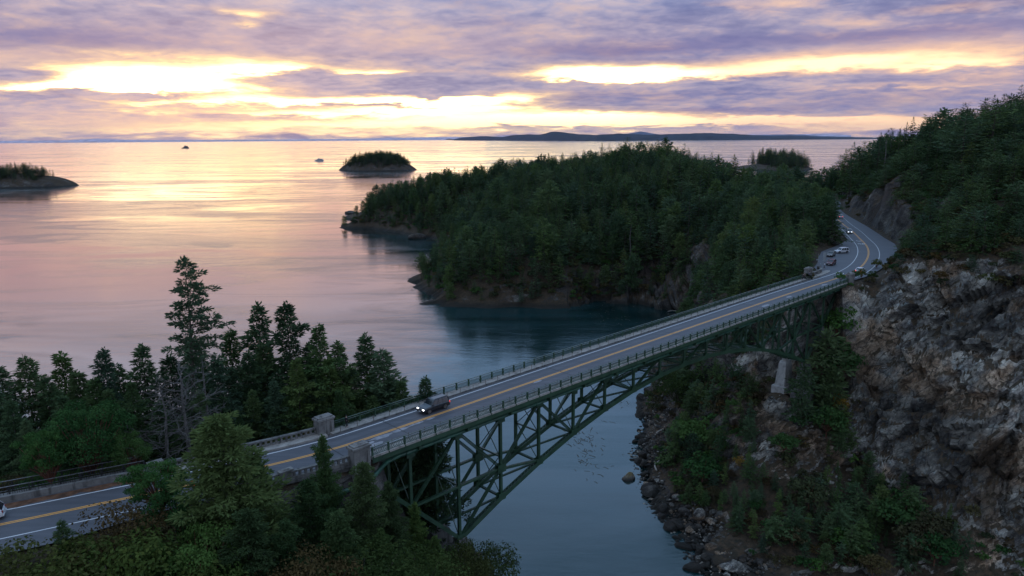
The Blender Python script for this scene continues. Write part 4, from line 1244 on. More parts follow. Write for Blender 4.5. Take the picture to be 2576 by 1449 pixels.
madrona = [Proto('madrona', leafy_geo(101 + k, 12, w_, 52, 210, .26, True, .16, l_, 1.0, (.07, .15)), MADRONA, BARK_RED, 12) for k, (w_, l_) in enumerate(((11, 0), (9, 1.5)))]
broad_mid = [Proto('madrona', leafy_geo(111 + k, 8, 7.5, 20, 46, .62, True, .2), mt, BARK_RED, 8) for k, mt in enumerate((OLIVE, MADRONA, SCRUB))]
rust_bush = Proto('shrub', leafy_geo(121, 6, 6.5, 30, 230, .16, True, .12), RUST, BARK, 6)
gold_bush = Proto('shrub', leafy_geo(122, 5, 4.5, 14, 40, .32, True, .15), GOLD, BARK, 5)
olive_bush = Proto('shrub', leafy_geo(123, 5, 6.0, 30, 230, .16, True, .08), OLIVE, BARK, 5)
scrub_p = [Proto('shrub', leafy_geo(131 + k, 2.2, 3.0, 9, 26, .42, False, .02), mt, BARK, 2.2) for k, mt in enumerate((SCRUB, MADRONA, RUST, SCRUB))]

scrub_n = [Proto('shrub', leafy_geo(141 + k, 2.2, 3.0, 13, 120, .145, False, .02), mt, BARK, 2.2) for k, mt in enumerate((SCRUB, MADRONA, RUST, OLIVE))]


def place(pr, name, x, y, z, h, wid=1.0, rz=0.0, label=None, cat='tree', group=None):
    s_ = h / pr.H
    e = empty(name, (x, y, z), rz, label, cat, group); e.scale = (s_ * wid, s_ * wid, s_)
    if pr.trunk is not None: obj('trunk', pr.trunk, e)
    obj('crown', pr.crown, e); return e


def g_l(x, y): return float(zl([(x, y)])[0])
def g_r(x, y): return float(zr([(x, y)])[0])


def by_top(pr, name, px, py, Y, wid, rz, label, cat='tree', ground=g_l, group=None, minh=1.5):
    p = at_y(px, py, Y); z = ground(p.x, p.y); return place(pr, name, p.x, p.y, z - .15, max(minh, p.z - z + .15), wid, rz, label, cat, group)


# ---- behind the left road ---------------------------------------------
FG = [
    (fir_tall, 'fir_tree', 455, 655, 95, 1.0, -.35, 'tallest fir with ragged tiers and one long branch, rising behind the left road'),
    (fir_hi[0], 'fir_tree', 722, 768, 101, .95, .4, 'full pointed fir right of the tallest ragged one, behind the road'),
    (fir_hi[3], 'fir_tree', 650, 770, 104, .85, 2.0, 'thin topped fir between the tallest ragged fir and the full pointed one'),
    (fir_hi[2], 'fir_tree', 800, 822, 99, .9, 1.1, 'broad dark fir behind the concrete balustrade left of the far bridge pillar'),
    (fir_hi[1], 'fir_tree', 856, 866, 101, 1.0, 3.0, 'dark fir rising directly above the far left bridge pillar'),
    (fir_hi[3], 'fir_tree', 916, 848, 104, .9, .2, 'slim fir with a leaning tip behind the start of the railing'),
    (fir_hi[1], 'fir_tree', 962, 884, 102, 1.15, 4.0, 'fir with open branches over the water, last big one before the channel'),
    (fir_hi[2], 'fir_tree', 1012, 962, 100, .8, 5.0, 'lower spreading fir behind the railing just left of the black car'),
    (fir_hi[0], 'fir_tree', 1066, 957, 98.5, .75, 2.2, 'small lone fir poking above the railing beside the black car'),
    (fir_hi[2], 'fir_tree', 576, 836, 104, .9, 1.7, 'rounded dark fir close on the right of the tallest ragged fir'),
    (fir_hi[0], 'fir_tree', 620, 890, 97, 1.0, 2.8, 'wide dark fir filling the gap below the thin topped fir'),
    (fir_hi[2], 'fir_tree', 745, 905, 95, 1.0, .9, 'heavy dark fir in front of the full pointed fir behind the road'),
    (fir_hi[1], 'fir_tree', 690, 960, 93, 1.05, 3.6, 'dark fir close behind the balustrade with branches low to the ground'),
    (fir_hi[0], 'fir_tree', 545, 905, 92, .95, 5.3, 'dense dark fir just right of the tall ragged trunk near the grey bare tree'),
    (fir_hi[1], 'fir_tree', 350, 878, 101, .95, .6, 'blue green fir standing behind the grey bare tree'),
    (fir_hi[0], 'fir_tree', 256, 884, 94, .85, 1.9, 'neat cone shaped fir at the left between two broad dark ones'),
    (fir_hi[2], 'fir_tree', 150, 896, 97, .95, 3.3, 'broad dark fir left of the neat cone shaped fir'),
    (fir_hi[0], 'fir_tree', 60, 905, 93, 1.0, 4.2, 'dark spreading fir near the left edge of the photo above the fence'),
    (fir_hi[1], 'fir_tree', -8, 925, 90, 1.0, 5.1, 'dark fir cut off by the left edge of the photo'),
    (fir_hi[2], 'fir_tree', 330, 965, 88, .9, .1, 'dark fir behind the right half of the round green madrona'),
    (fir_hi[1], 'fir_tree', 30, 1010, 84, 1.0, 2.4, 'low dark fir at the left edge below the spreading one'),
    (fir_hi[3], 'fir_tree', 500, 985, 87, 1.0, 1.2, 'shaded fir at the foot of the tallest ragged fir'),
    (fir_hi[2], 'fir_tree', 850, 985, 94.5, .9, 2.6, 'low bushy fir right behind the far left bridge pillar'),
    (fir_hi[0], 'fir_tree', 940, 1000, 98, .95, 5.9, 'bushy fir behind the railing between the far pillar and the black car'),
    (madrona[0], 'madrona_tree', 205, 1008, 77, .95, .5, 'big round bright green madrona above the fence of the left road'),
    (madrona[1], 'madrona_tree', 110, 1075, 73, .9, 2.5, 'smaller green madrona left of and below the big round one'),
    (madrona[0], 'madrona_tree', 320, 1085, 77, .7, 4.0, 'dark green madrona at the right flank of the big round one'),
    # near side of the road
    (fir_bush[0], 'fir_tree', 562, 1050, 63, 1.25, .3, 'large bushy olive green fir in front of the left road hiding its middle'),
    (fir_bush[1], 'fir_tree', 640, 1150, 66, .95, 1.3, 'olive fir at the right shoulder of the large bushy one with branches over the road'),
    (fir_bush[1], 'fir_tree', 815, 1102, 71, .72, 2.2, 'slender fir tip standing in front of the road left of the near bridge pillar'),
    (fir_bush[0], 'fir_tree', 905, 1172, 69, .85, 3.1, 'bushy green fir at the foot of the near bridge pillar'),
    (fir_bush[1], 'fir_tree', 975, 1212, 72, .95, 4.4, 'bushy fir right below the near bridge pillar beside the first steel posts'),
    (fir_bush[0], 'fir_tree', 780, 1215, 65, .9, 5.2, 'dense fir in front of the concrete approach wall'),
    (fir_bush[0], 'fir_tree', 850, 1290, 62, 1.0, .8, 'dark green fir in the bottom row below the near bridge pillar'),
    (fir_bush[1], 'fir_tree', 1045, 1268, 77, .95, 1.8, 'fir in front of the left anchor arm of the bridge'),
    (fir_bush[1], 'fir_tree', 960, 1330, 67, 1.0, 3.9, 'dark fir at the bottom below the left anchor arm'),
    (fir_bush[0], 'fir_tree', 1095, 1350, 76, 1.0, .4, 'fir low at the bottom in front of the arch foot'),
    (fir_bush[0], 'fir_tree', 610, 1290, 57, 1.1, 2.9, 'dark fir at the bottom below the large bushy olive one'),
    (fir_bush[1], 'fir_tree', 710, 1310, 58, 1.0, 5.5, 'dark fir at the bottom between the large bushy fir and the concrete wall'),
    (fir_hi[3], 'fir_sapling', 152, 1312, 58, .9, 1.0, 'thin sapling standing in front of the left road edge'),
    (madrona[0], 'madrona_tree', 440, 1232, 63, .8, 3.4, 'low madrona under the leaning one at the near edge of the left road'),
    (madrona[1], 'madrona_tree', 398, 1158, 66, 1.25, 2.6, 'leaning madrona with a red trunk reaching over the left road'),
    (madrona[0], 'madrona_tree', 480, 1330, 56, .8, 1.5, 'shaded madrona with pale twigs at the bottom left of the large bushy fir'),
    (rust_bush, 'shrub', 330, 1278, 60, 1.0, .2, 'tall rust brown bush at the road edge lower left'),
    (rust_bush, 'shrub', 440, 1305, 60, .9, 1.6, 'brown bush between the tall rust one and the large bushy fir'),
    (rust_bush, 'shrub', 760, 1395, 56, 1.0, 2.6, 'brown bush at the bottom edge left of centre'),
    (olive_bush, 'shrub', 60, 1402, 52, 1.1, 2.0, 'grey green bush in the lower left corner'),
    (olive_bush, 'shrub', 190, 1420, 51, 1.1, 3.3, 'grey green bush at the bottom edge below the sapling'),
    (olive_bush, 'shrub', 330, 1425, 51, 1.2, 4.6, 'dark green bush at the bottom edge below the rust brown bushes'),
    (olive_bush, 'shrub', 1205, 1378, 80, 1.0, 5.1, 'olive bush on the brink right below the arch foot'),
    (olive_bush, 'shrub', 1150, 1400, 75, 1.1, .9, 'olive bush at the bottom left of the one on the brink'),
    (olive_bush, 'shrub', 890, 1400, 58, 1.2, 1.9, 'dark bush at the bottom edge under the near pillar firs'),
    (olive_bush, 'shrub', 1030, 1410, 64, 1.2, 2.7, 'dark bush at the bottom edge left of the arch foot'),
]
for k_, (px, py, Y) in enumerate([(430, 900, 99), (480, 860, 102), (510, 930, 100), (585, 930, 95), (660, 870, 100), (770, 870, 102), (828, 905, 98), (880, 930, 101), (900, 985, 100), (990, 1010, 99.5), (195, 940, 95), (110, 950, 91), (-5, 990, 87), (300, 930, 97), (270, 985, 90), (400, 1010, 88), (560, 1000, 91), (630, 985, 92), (720, 1000, 93), (790, 960, 96), (975, 960, 102.5), (1030, 1000, 99.5), (935, 940, 103), (870, 1010, 97), (810, 1000, 96), (690, 1030, 91.5), (600, 1045, 89), (450, 1050, 87), (160, 1000, 88), (60, 1060, 82), (235, 955, 92), (1050, 1010, 99)]):
    FG.append((fir_hi[k_ % 4], 'fir_tree', px, py, Y, 1.3, k_ * 1.1, None))
for pr, nm, px, py, Y, wd, rz, lab in FG:
    if lab is None:
        by_top(pr, nm, px, py, Y, wd, rz, 'dark fir in the ' + ('upper' if py < 935 else 'lower') + ' row of the wood ' + ('left' if px < 440 else 'right') + ' of the tallest fir', 'tree', g_l, 'firs packed behind the road, ' + ('left' if px < 440 else 'right') + (' upper' if py < 935 else ' lower')); continue
    by_top(pr, nm, px, py, Y, wd * (1.22 if pr in fir_hi else 1.0), rz, lab, 'shrub' if nm == 'shrub' else 'tree')


def snag(name, x, y, z, h, spread, seed, nb, label, cat='tree', mat=None):
    tr, br = snag_geo(seed, h, spread, nb); e = empty(name, (x, y, z), seed * .7, label, cat)
    if nb < 10: tr.add(br.v, br.f); tr.obj('trunk', mat or GREYWOOD, e); return e
    tr.obj('trunk', mat or GREYWOOD, e); br.obj('branches', mat or GREYWOOD, e); return e


for px, py, Y, sp_, sd_, nb, lab in [(452, 915, 84, 8.5, 3, 34, 'grey leafless tree with tangled branches behind the left road'), (405, 960, 83, 7.5, 5, 30, 'second grey leafless tree leaning left of the first behind the road'),
                                     (505, 900, 88, 5.0, 8, 20, 'bare grey trunk right of the tangled leafless trees')]:
    p = at_y(px, py, Y); z = g_l(p.x, p.y); snag('bare_tree', p.x, p.y, z, p.z - z, sp_, sd_, nb, lab)
for px, py, Y, sp_, sd_, nb, lab in [(1775, 1030, 182, 5, 11, 22, 'pale bare snag on the slope below the bridge'), (1845, 985, 184, 5, 13, 20, 'bare grey tree right of the pale snag under the bridge')]:
    p = at_y(px, py, Y); z = g_r(p.x, p.y); snag('bare_tree', p.x, p.y, z, max(4, p.z - z), sp_, sd_, nb, lab)

# ---- woods on the headland and hill ----------------------------------------
RNG = np.random.default_rng(5)


def jitter(x0, x1, y0, y1, st):
    X, Y = np.meshgrid(np.arange(x0, x1, st), np.arange(y0, y1, st)); P = np.stack([X.ravel(), Y.ravel()], 1)
    P[:, 0] += np.where((np.round((P[:, 1] - y0) / st).astype(int)) % 2 == 0, 0, st / 2)
    return P + RNG.uniform(-.42, .42, P.shape) * st


def slope_of(P, zf):
    e = 1.5; z0 = zf(P); return z0, np.hypot((zf(P + [e, 0]) - z0) / e, (zf(P + [0, e]) - z0) / e)


def road_dist(P):
    d = np.full(len(P), 1e9); lat = np.zeros(len(P)); ss = np.zeros(len(P))
    for i in range(0, len(P), 10000):
        v = P[i:i + 10000, None] - CLWX[None]; q = (v ** 2).sum(2); j = q.argmin(1); d[i:i + 10000] = np.sqrt(q[np.arange(len(j)), j])
        nw = CLN[j][:, :1] * T2 + CLN[j][:, 1:] * N2; lat[i:i + 10000] = (v[np.arange(len(j)), j] * nw).sum(1); ss[i:i + 10000] = CLS[j, 0]
    return d, lat, ss


def photo_xy(P):
    q = P - np.array([0, 0, CAMZ]); f = q @ np.array(CF); return 2.515625 * (512 + FPX * (q @ np.array(CRt)) / f), 2.515625 * (288 - FPX * (q @ np.array(CUp)) / f), f


def hidden(P, zf, n=40):
    """how far the sight line to P runs below the ground"""
    worst = np.full(len(P), -1e9)
    for k in range(4, n):
        t_ = k / n; Q = P[:, :2] * t_; zz = CAMZ + (P[:, 2] - CAMZ) * t_; worst = np.maximum(worst, zf(Q) - zz)
    return worst


cand = []
# big woods (x, y, z, height, zone)
P = jitter(-190, 300, 380, 960, 7.0); z, sl = slope_of(P, zr); d, lat, ss = road_dist(P)
need = np.where(lat > 0, lw(ss), rw(ss)) + 3.5
dens = fbm(np.column_stack([P / 34, np.zeros(len(P))]), 3, 77)
ok = (z > 1.6) & (d > need) & (sl < 1.7) & ((z > 4.5 + 3 * dens) | (RNG.random(len(P)) < .5)) & ((P[:, 0] > -165) | (RNG.random(len(P)) < .25)) & ((P[:, 0] < 190) | (P[:, 1] > 540) | True)
hgt = np.clip(17 + 6 * dens + RNG.normal(0, 3.8, len(P)), 6, 29) * np.clip(.55 + z / 34, .5, 1)
for i in np.where(ok)[0]: cand.append((P[i, 0], P[i, 1], z[i], hgt[i], 'headland'))
# slope between road, headland and channel
P = jitter(48, 150, 186, 400, 5.6); z, sl = slope_of(P, zr); d, lat, ss = road_dist(P)
need = np.where(lat > 0, lw(ss), rw(ss)) + 1.8
s_, m_ = ((P - B0) @ T2), ((P - B0) @ N2)
ok = (z > 9) & (d > need) & (lat > 0) & (P[:, 1] < 380) & ~((s_ < 152) & (np.abs(m_) < 8.5)) & (m_ > 8.5) & ((z > 26) | (RNG.random(len(P)) < .55))
hg = np.clip(10.5 + RNG.normal(0, 2.2, len(P)) + (P[:, 1] - 200) * .02, 5, 16)
for i in np.where(ok)[0]: cand.append((P[i, 0], P[i, 1], z[i], min(hg[i] + (5 if s_[i] > 208 and d[i] < need[i] + 9 else 0), max(4.5, (62 if m_[i] < 18 else (66 if s_[i] < 208 else 71)) - z[i])), 'verge'))
# windswept hill to the right
P = jitter(96, 420, 120, 520, 5.2); z, sl = slope_of(P, zr); d, lat, ss = road_dist(P); need = rw(ss) + 3.2
ok = (z > 57.5) & (lat < 0) & (d > need) & (sl < 1.9); s_, m_ = ((P - B0) @ T2), ((P - B0) @ N2)
outc = ((P[:, 0] - 155) / 7) ** 2 + ((P[:, 1] - 306) / 22) ** 2 < 1; ok &= ~outc
hg = np.clip(9.2 + RNG.normal(0, 1.7, len(P)), 4.5, 13) * np.clip(.62 + (z - 57) / 40, .55, 1.1)
for i in np.where(ok)[0]: cand.append((P[i, 0], P[i, 1], z[i], hg[i], 'hill'))
P = jitter(44, 96, 128, 200, 3.5); z, sl = slope_of(P, zr); s_, m_ = ((P - B0) @ T2), ((P - B0) @ N2)
dn = fbm(np.column_stack([P / 13, np.zeros(len(P))]), 2, 91); scree = ((P[:, 0] - 68) / 8) ** 2 + ((P[:, 1] - 160) / 9) ** 2 < 1
ok = (z > 3.2) & (z < 48) & (sl < 1.3) & (m_ < 30) & ~((np.abs(s_ - 128) < 8) & (np.abs(m_) < 6)) & ~scree & (dn > -.42)
for i in np.where(ok)[0]: cand.append((P[i, 0], P[i, 1], z[i], min(RNG.uniform(4.0, 8.5), max(3, 46 - z[i])) if abs(m_[i]) < 8 else RNG.uniform(4.0, 9.0), 'bank'))
CA = np.array([c[:4] for c in cand]); ZN = np.array([c[4] for c in cand])
tops = CA[:, :3].copy(); tops[:, 2] += CA[:, 3] * .85
px, py, dep = photo_xy(tops); hid = hidden(tops, zr)
inview = (px > -60) & (px < 2640) & (py < 1500) & (hid < 1.0)
size = np.where(inview, CA[:, 3] / dep, 0); order = np.argsort(-size)
n_ind = 290 - sum(1 for f in FG if f[1].startswith('fir'))
chosen = [i for i in order if size[i] > 0][:n_ind]; is_ch = np.zeros(len(CA), bool); is_ch[chosen] = True


def hill_label(x_, y_):
    if y_ > 560: return 'windswept fir on the upper right hillside', 'windswept firs on the right hill'
    return 'windswept fir on the upper right hillside', 'windswept firs on the right hill'


GL = {'bank': ('dark little tree on the shaded bank below the bridge and cliff', 'trees on the shaded bank'),
      'hill': ('dark windswept fir packed into the hillside right of the road bend', 'windswept firs on the right hill'),
      'hillcrest': ('windswept fir standing against the sky on the crest of the right hill', 'firs on the crest of the right hill'),
      'cliff': ('low fir growing along the brow of the bare rock cliff', 'firs along the cliff brow'),
      'verge': ('fir on the slope between the road bend and the cove', 'firs between road bend and cove'),
      'vergeroad': ('dark fir at the outer edge of the roadside pull-out', 'firs round the pull-out'),
      'headland': ('dark fir in the thick wood of the central headland', 'firs on the central headland'),
      'shore': ('fir near the waterline of the central headland', 'firs near the headland shore')}
QH = {}
for zn_ in set(ZN[i] for i in chosen):
    QH[zn_] = np.quantile([CA[i, 3] for i in chosen if ZN[i] == zn_], [.2, .4, .6, .8])
HW = ('very small', 'small', 'middling', 'tall', 'very tall')
for i in chosen:
    x_, y_, z_, h_ = CA[i]; zn = ZN[i]; key = zn
    if zn == 'hill':
        pr = fir_mid[RNG.integers(len(fir_mid))]
        if z_ < 63 and y_ < 215: key = 'cliff'
        elif hid[i] > -4.0 and py[i] < 420: key = 'hillcrest'
    elif zn == 'bank': pr = (fir_mid + fir_mid + broad_mid[1:])[RNG.integers(12)]
    elif zn == 'verge':
        pr = (fir_mid + fir_lo)[RNG.integers(2, 10)]
        if z_ > 47: key = 'vergeroad'
    else:
        pr = (fir_lo + fir_lo + dome[:1])[RNG.integers(11)]
        if z_ < 11: key = 'shore'
    lab, grp = GL[key]
    if key in ('headland', 'hill', 'verge', 'vergeroad', 'bank'):
        tall = HW[int(np.searchsorted(QH[zn], h_))]
        if key == 'headland':
            wh_ = 'on the crest of the headland against the bay' if hid[i] > -5 and py[i] < 440 else ('at the left end of the headland' if px[i] < 1180 else ('above the shady cove of the headland' if z_ < 30 else ('on the headland flank nearest the road' if px[i] > 1750 else 'in the middle of the headland wood')))
        elif key == 'hill': wh_ = 'above the road bend on the right hill' if px[i] < 2330 else ('over the cliff on the right hill' if py[i] > 560 else 'high on the right hill')
        elif key == 'verge': wh_ = 'behind the far bridge railing' if px[i] < 1900 else 'on the slope between cove and pull-out'
        elif key == 'vergeroad': wh_ = 'hiding the inside of the road bend' if py[i] < 590 else 'at the edge of the roadside pull-out'
        else: wh_ = 'on the bank above the boulders' if px[i] < 1800 else ('on the dark bank at the foot of the cliff' if px[i] > 1990 else 'midway on the shaded bank below the bridge')
        lab = f'{tall} dark ' + ('tree ' if key == 'bank' else 'fir ') + wh_; grp = lab + ' group'
    place(pr, 'fir_tree', x_, y_, z_ - .3, h_, RNG.uniform(.85, 1.2), RNG.uniform(-.5, .5) if zn == 'hill' else RNG.uniform(0, 6.28), lab, 'tree', grp)


def scatter(name, pts, protos, label):
    """one object that carries many instances of the shared meshes: pts = (x, y, z, scale, rz, variant)"""
    pts = np.asarray(pts, float); me = bpy.data.meshes.new(name); me.from_pydata(pts[:, :3].tolist(), [], [])
    for nm, col in (('sc', 3), ('rz', 4)):
        a = me.attributes.new(nm, 'FLOAT', 'POINT'); a.data.foreach_set('value', pts[:, col].astype(np.float32))
    a = me.attributes.new('vi', 'INT', 'POINT'); a.data.foreach_set('value', pts[:, 5].astype(np.int32))
    o = obj(name, me); tag(o, label, kind='stuff')
    ng = bpy.data.node_groups.new(name + '_scatter', 'GeometryNodeTree')
    ng.interface.new_socket('Geometry', in_out='INPUT', socket_type='NodeSocketGeometry'); ng.interface.new_socket('Geometry', in_out='OUTPUT', socket_type='NodeSocketGeometry')
    N = ng.nodes; Lk = ng.links; gi = N.new('NodeGroupInput'); go = N.new('NodeGroupOutput'); jn = N.new('GeometryNodeJoinGeometry')
    def attr(nm, ty):
        a = N.new('GeometryNodeInputNamedAttribute'); a.data_type = ty; a.inputs[0].default_value = nm; return a.outputs[0]
    for k, pr in enumerate(protos):
        po = bpy.data.objects.new(name + '_source', pr.joined)
        oi = N.new('GeometryNodeObjectInfo'); oi.inputs['Object'].default_value = po; oi.inputs['As Instance'].default_value = True
        eq = N.new('FunctionNodeCompare'); eq.data_type = 'INT'; eq.operation = 'EQUAL'; Lk.new(attr('vi', 'INT'), eq.inputs[2]); eq.inputs[3].default_value = k
        ip = N.new('GeometryNodeInstanceOnPoints'); Lk.new(gi.outputs[0], ip.inputs['Points']); Lk.new(eq.outputs[0], ip.inputs['Selection']); Lk.new(oi.outputs['Geometry'], ip.inputs['Instance'])
        cx = N.new('ShaderNodeCombineXYZ'); Lk.new(attr('rz', 'FLOAT'), cx.inputs[2]); Lk.new(cx.outputs[0], ip.inputs['Rotation']); Lk.new(attr('sc', 'FLOAT'), ip.inputs['Scale'])
        Lk.new(ip.outputs[0], jn.inputs[0])
    Lk.new(jn.outputs[0], go.inputs[0])
    md = o.modifiers.new('scatter', 'NODES'); md.node_group = ng
    return o


keepm = (~is_ch) & (hid < 14)
rest = []
protos = fir_mid + fir_lo + dome
for i in np.where(keepm)[0]:
    x_, y_, z_, h_ = CA[i]
    k = RNG.integers(0, 5) if ZN[i] == 'hill' and y_ < 420 else (RNG.integers(5, 10) if RNG.random() < .84 else RNG.choice([10, 10, 11, 11, 12]))
    rest.append((x_, y_, z_ - .3, h_ / protos[k].H, RNG.uniform(-.5, .5) if k < 5 else RNG.uniform(0, 6.28), k))
scatter('forest', rest, protos, 'dense dark fir wood covering the headland and the hill beyond the nearest trees')
for k in range(9):
    i = [j for j in chosen if ZN[j] in ('headland', 'hill')][17 + 13 * k]; x_, y_, z_, h_ = CA[i]
    snag('bare_tree', x_ + 2.5, y_ - 2.5, z_ - .5, h_ * 1.05, 3.2, 200 + k, 9, 'bare grey snag standing up among the living firs of the ' + ('headland' if ZN[i] == 'headland' else 'right hill'))['group'] = 'dead snags on the ' + str(ZN[i])
# woods on the islands
def isle_wood(name, data, ht, st, lab, sel=None, dn_=.8):
    o, P, e = data; pts = []
    for k, p in enumerate(P):
        if e[k] > .10 and (sel is None or sel(p, e[k])):
            for _ in range(st):
                if RNG.random() < dn_:
                    j = RNG.uniform(-2.2, 2.2, 2); kk = RNG.integers(0, 5); pts.append((p[0] + j[0], p[1] + j[1], p[2] - .5, RNG.uniform(.45, 1.2) * ht / 20 * (.55 + .6 * min(1, e[k] / .4)), RNG.uniform(0, 6.28), kk))
    scatter(name, pts, fir_lo, lab)


isle_wood('island_wood', isl1, 19, 1, 'trees covering the round island', lambda p, e: e > .16 and p[0] < -300)
isle_wood('island_wood', isl2, 20, 1, 'trees on the left edge island', lambda p, e: p[0] < -990 and e > .12, .5)
isle_wood('island_wood', isl3, 36, 1, 'clump of firs on the grassy islet', lambda p, e: p[0] > 735 and e > .16, .40)

# ---- scrub and bushes --------------------------------------------------------
ug = []
P = jitter(-110, 24, 30, 172, 1.9); z, sl = slope_of(P, zl); d, lat, ss = road_dist(P); need = np.where(lat > 0, 9.0, rw(ss) + 3.4)
s_, m_ = ((P - B0) @ T2), ((P - B0) @ N2)
ok = (z > 2.5) & ((d > need) & ~((s_ > -22) & (np.abs(m_) < 7.5))) & ((sl < 1.2) | (RNG.random(len(P)) < .3))
for i in np.where(ok)[0]: ug.append((P[i, 0], P[i, 1], z[i] - .2, RNG.uniform(.5, 1.25), RNG.uniform(0, 6.28), RNG.integers(0, 4)))
scatter('undergrowth', ug, scrub_n, 'brushwood under the trees of the near hillside')
ug = []
P = jitter(34, 150, 126, 400, 2.1); z, sl = slope_of(P, zr); d, lat, ss = road_dist(P); need = np.where(lat > 0, lw(ss), rw(ss)) + 1.4; s_, m_ = ((P - B0) @ T2), ((P - B0) @ N2)
dn = fbm(np.column_stack([P / 11, np.zeros(len(P))]), 3, 31)
ok = (z > 2.8) & (z < 54.7) & (d > need) & (sl < 1.35) & (dn + RNG.uniform(-.35, .35, len(P)) > -.16) & ~((np.abs(s_ - 128) < 6) & (np.abs(m_) < 5))
for i in np.where(ok)[0]: ug.append((P[i, 0], P[i, 1], z[i] - .2, RNG.uniform(.5, 1.3), RNG.uniform(0, 6.28), RNG.choice([0, 1, 3, 3, 2])))
P = jitter(95, 300, 120, 420, 3.0); z, sl = slope_of(P, zr); d, lat, ss = road_dist(P); need = rw(ss) + 1.2
ok = (z > 55.5) & (lat < 0) & (d > need) & (sl < 1.6) & ~((((P[:, 0] - 156) / 8) ** 2 + ((P[:, 1] - 306) / 24) ** 2 < 1) & (RNG.random(len(P)) < .7))
for i in np.where(ok)[0]: ug.append((P[i, 0], P[i, 1], z[i] - .2, RNG.uniform(.6, 1.3), RNG.uniform(0, 6.28), RNG.choice([0, 1, 3, 3, 2])))
P = jitter(-170, 260, 384, 800, 5.0); z, sl = slope_of(P, zr)
ok = (z > 4.0) & (sl < 1.5) & (RNG.random(len(P)) < .8); d, lat, ss = road_dist(P); ok &= d > np.where(lat > 0, lw(ss), rw(ss)) + 2
for i in np.where(ok)[0]: ug.append((P[i, 0], P[i, 1], z[i] - .3, RNG.uniform(.9, 2.0), RNG.uniform(0, 6.28), RNG.choice([0, 0, 1, 3])))
scatter('undergrowth', ug, scrub_p, 'brushwood on the channel banks and under the firs of the headland')
# single bushes and broadleaved trees that stand out on the right bank
for k, (pr, nm, px, py, Y, wd, lab) in enumerate([
    (broad_mid[0], 'madrona_tree', 2205, 668, 203, 1.0, 'yellow green bush at the road edge just beyond the near right bridge pillar'),
    (broad_mid[0], 'madrona_tree', 2262, 640, 206, 1.1, 'tall olive green bush crowding the outside of the road bend'),
    (broad_mid[0], 'madrona_tree', 2165, 715, 188, .8, 'olive bush hiding the front of the white car by the right pillar'),
    (broad_mid[1], 'madrona_tree', 2140, 770, 186, 1.0, 'green tree under the railing at the right end of the bridge'),
    (broad_mid[0], 'madrona_tree', 2190, 740, 186, .9, 'yellowish bush on the brow where the cliff meets the right pillar'),
    (broad_mid[2], 'madrona_tree', 2240, 705, 189, .9, 'dark bush on the cliff brow right of the yellowish one'),
    (broad_mid[1], 'madrona_tree', 2105, 815, 183, 1.0, 'dark green tree below the bridge abutment'),
    (broad_mid[2], 'madrona_tree', 2075, 905, 178, 1.1, 'dark tree between the anchor arm and the cliff foot'),
    (dome[0], 'fir_tree', 2024, 925, 164.5, .85, 'dark tree standing in front of the near arch pedestal'),
    (broad_mid[1], 'madrona_tree', 1745, 1055, 178, 1.3, 'dark green tree on the channel slope left of the snags'),
    (broad_mid[1], 'madrona_tree', 1770, 1150, 165, 1.3, 'tall dark green tree midway down the channel slope'),
    (broad_mid[2], 'madrona_tree', 1800, 1230, 158, 1.2, 'dark tree above the shore rocks on the lower slope'),
    (broad_mid[1], 'madrona_tree', 1975, 1090, 160, 1.2, 'green tree in the middle of the brown scree slope'),
    (broad_mid[1], 'madrona_tree', 1900, 1265, 150, 1.2, 'bright green tree low on the right bank'),
    (broad_mid[2], 'madrona_tree', 2040, 1210, 148, 1.3, 'dark tree near the foot of the cliff'),
    (broad_mid[2], 'madrona_tree', 2000, 1330, 139, 1.3, 'dark tree at the bottom between bank and cliff'),
    (broad_mid[1], 'madrona_tree', 2130, 1330, 138, 1.2, 'dark green tree at the bottom left of the cliff'),
    (broad_mid[2], 'madrona_tree', 2200, 1400, 131, 1.2, 'dark bush at the bottom edge under the cliff'),
    (broad_mid[1], 'madrona_tree', 2112, 772, 179, .9, 'dark green tree tight under the near right bridge pillar'),
    (dome[0], 'madrona_tree', 2088, 838, 173, 1.0, 'dark tree in the gully left of the cliff top'),
    (broad_mid[1], 'madrona_tree', 2122, 862, 174, .9, 'dark green tree against the upper left flank of the cliff'),
    (dome[1], 'madrona_tree', 2100, 930, 169, .9, 'dark tree halfway down the gully beside the cliff'),
    (broad_mid[1], 'madrona_tree', 2085, 1020, 163, 1.0, 'dark green tree low in the gully beside the cliff'),
    (gold_bush, 'shrub', 1862, 1150, 163, 1.1, 'golden leaved bush on the dark channel slope'),
    (gold_bush, 'shrub', 2117, 990, 168, .8, 'small yellow bush at the left edge of the cliff'),
    (rust_bush, 'shrub', 1840, 1190, 161, .7, 'rust coloured bush below the golden one'),
    (olive_bush, 'shrub', 1712, 930, 205, 1.0, 'olive bush on the bank under the arch'),
    (olive_bush, 'shrub', 1905, 745, 240, 1.0, 'grey bush behind the far railing near the pale rock'),
]):
    by_top(pr, nm, px, py, Y, wd, k * 1.3, lab, 'shrub' if nm == 'shrub' else 'tree', g_r, minh=3.0)
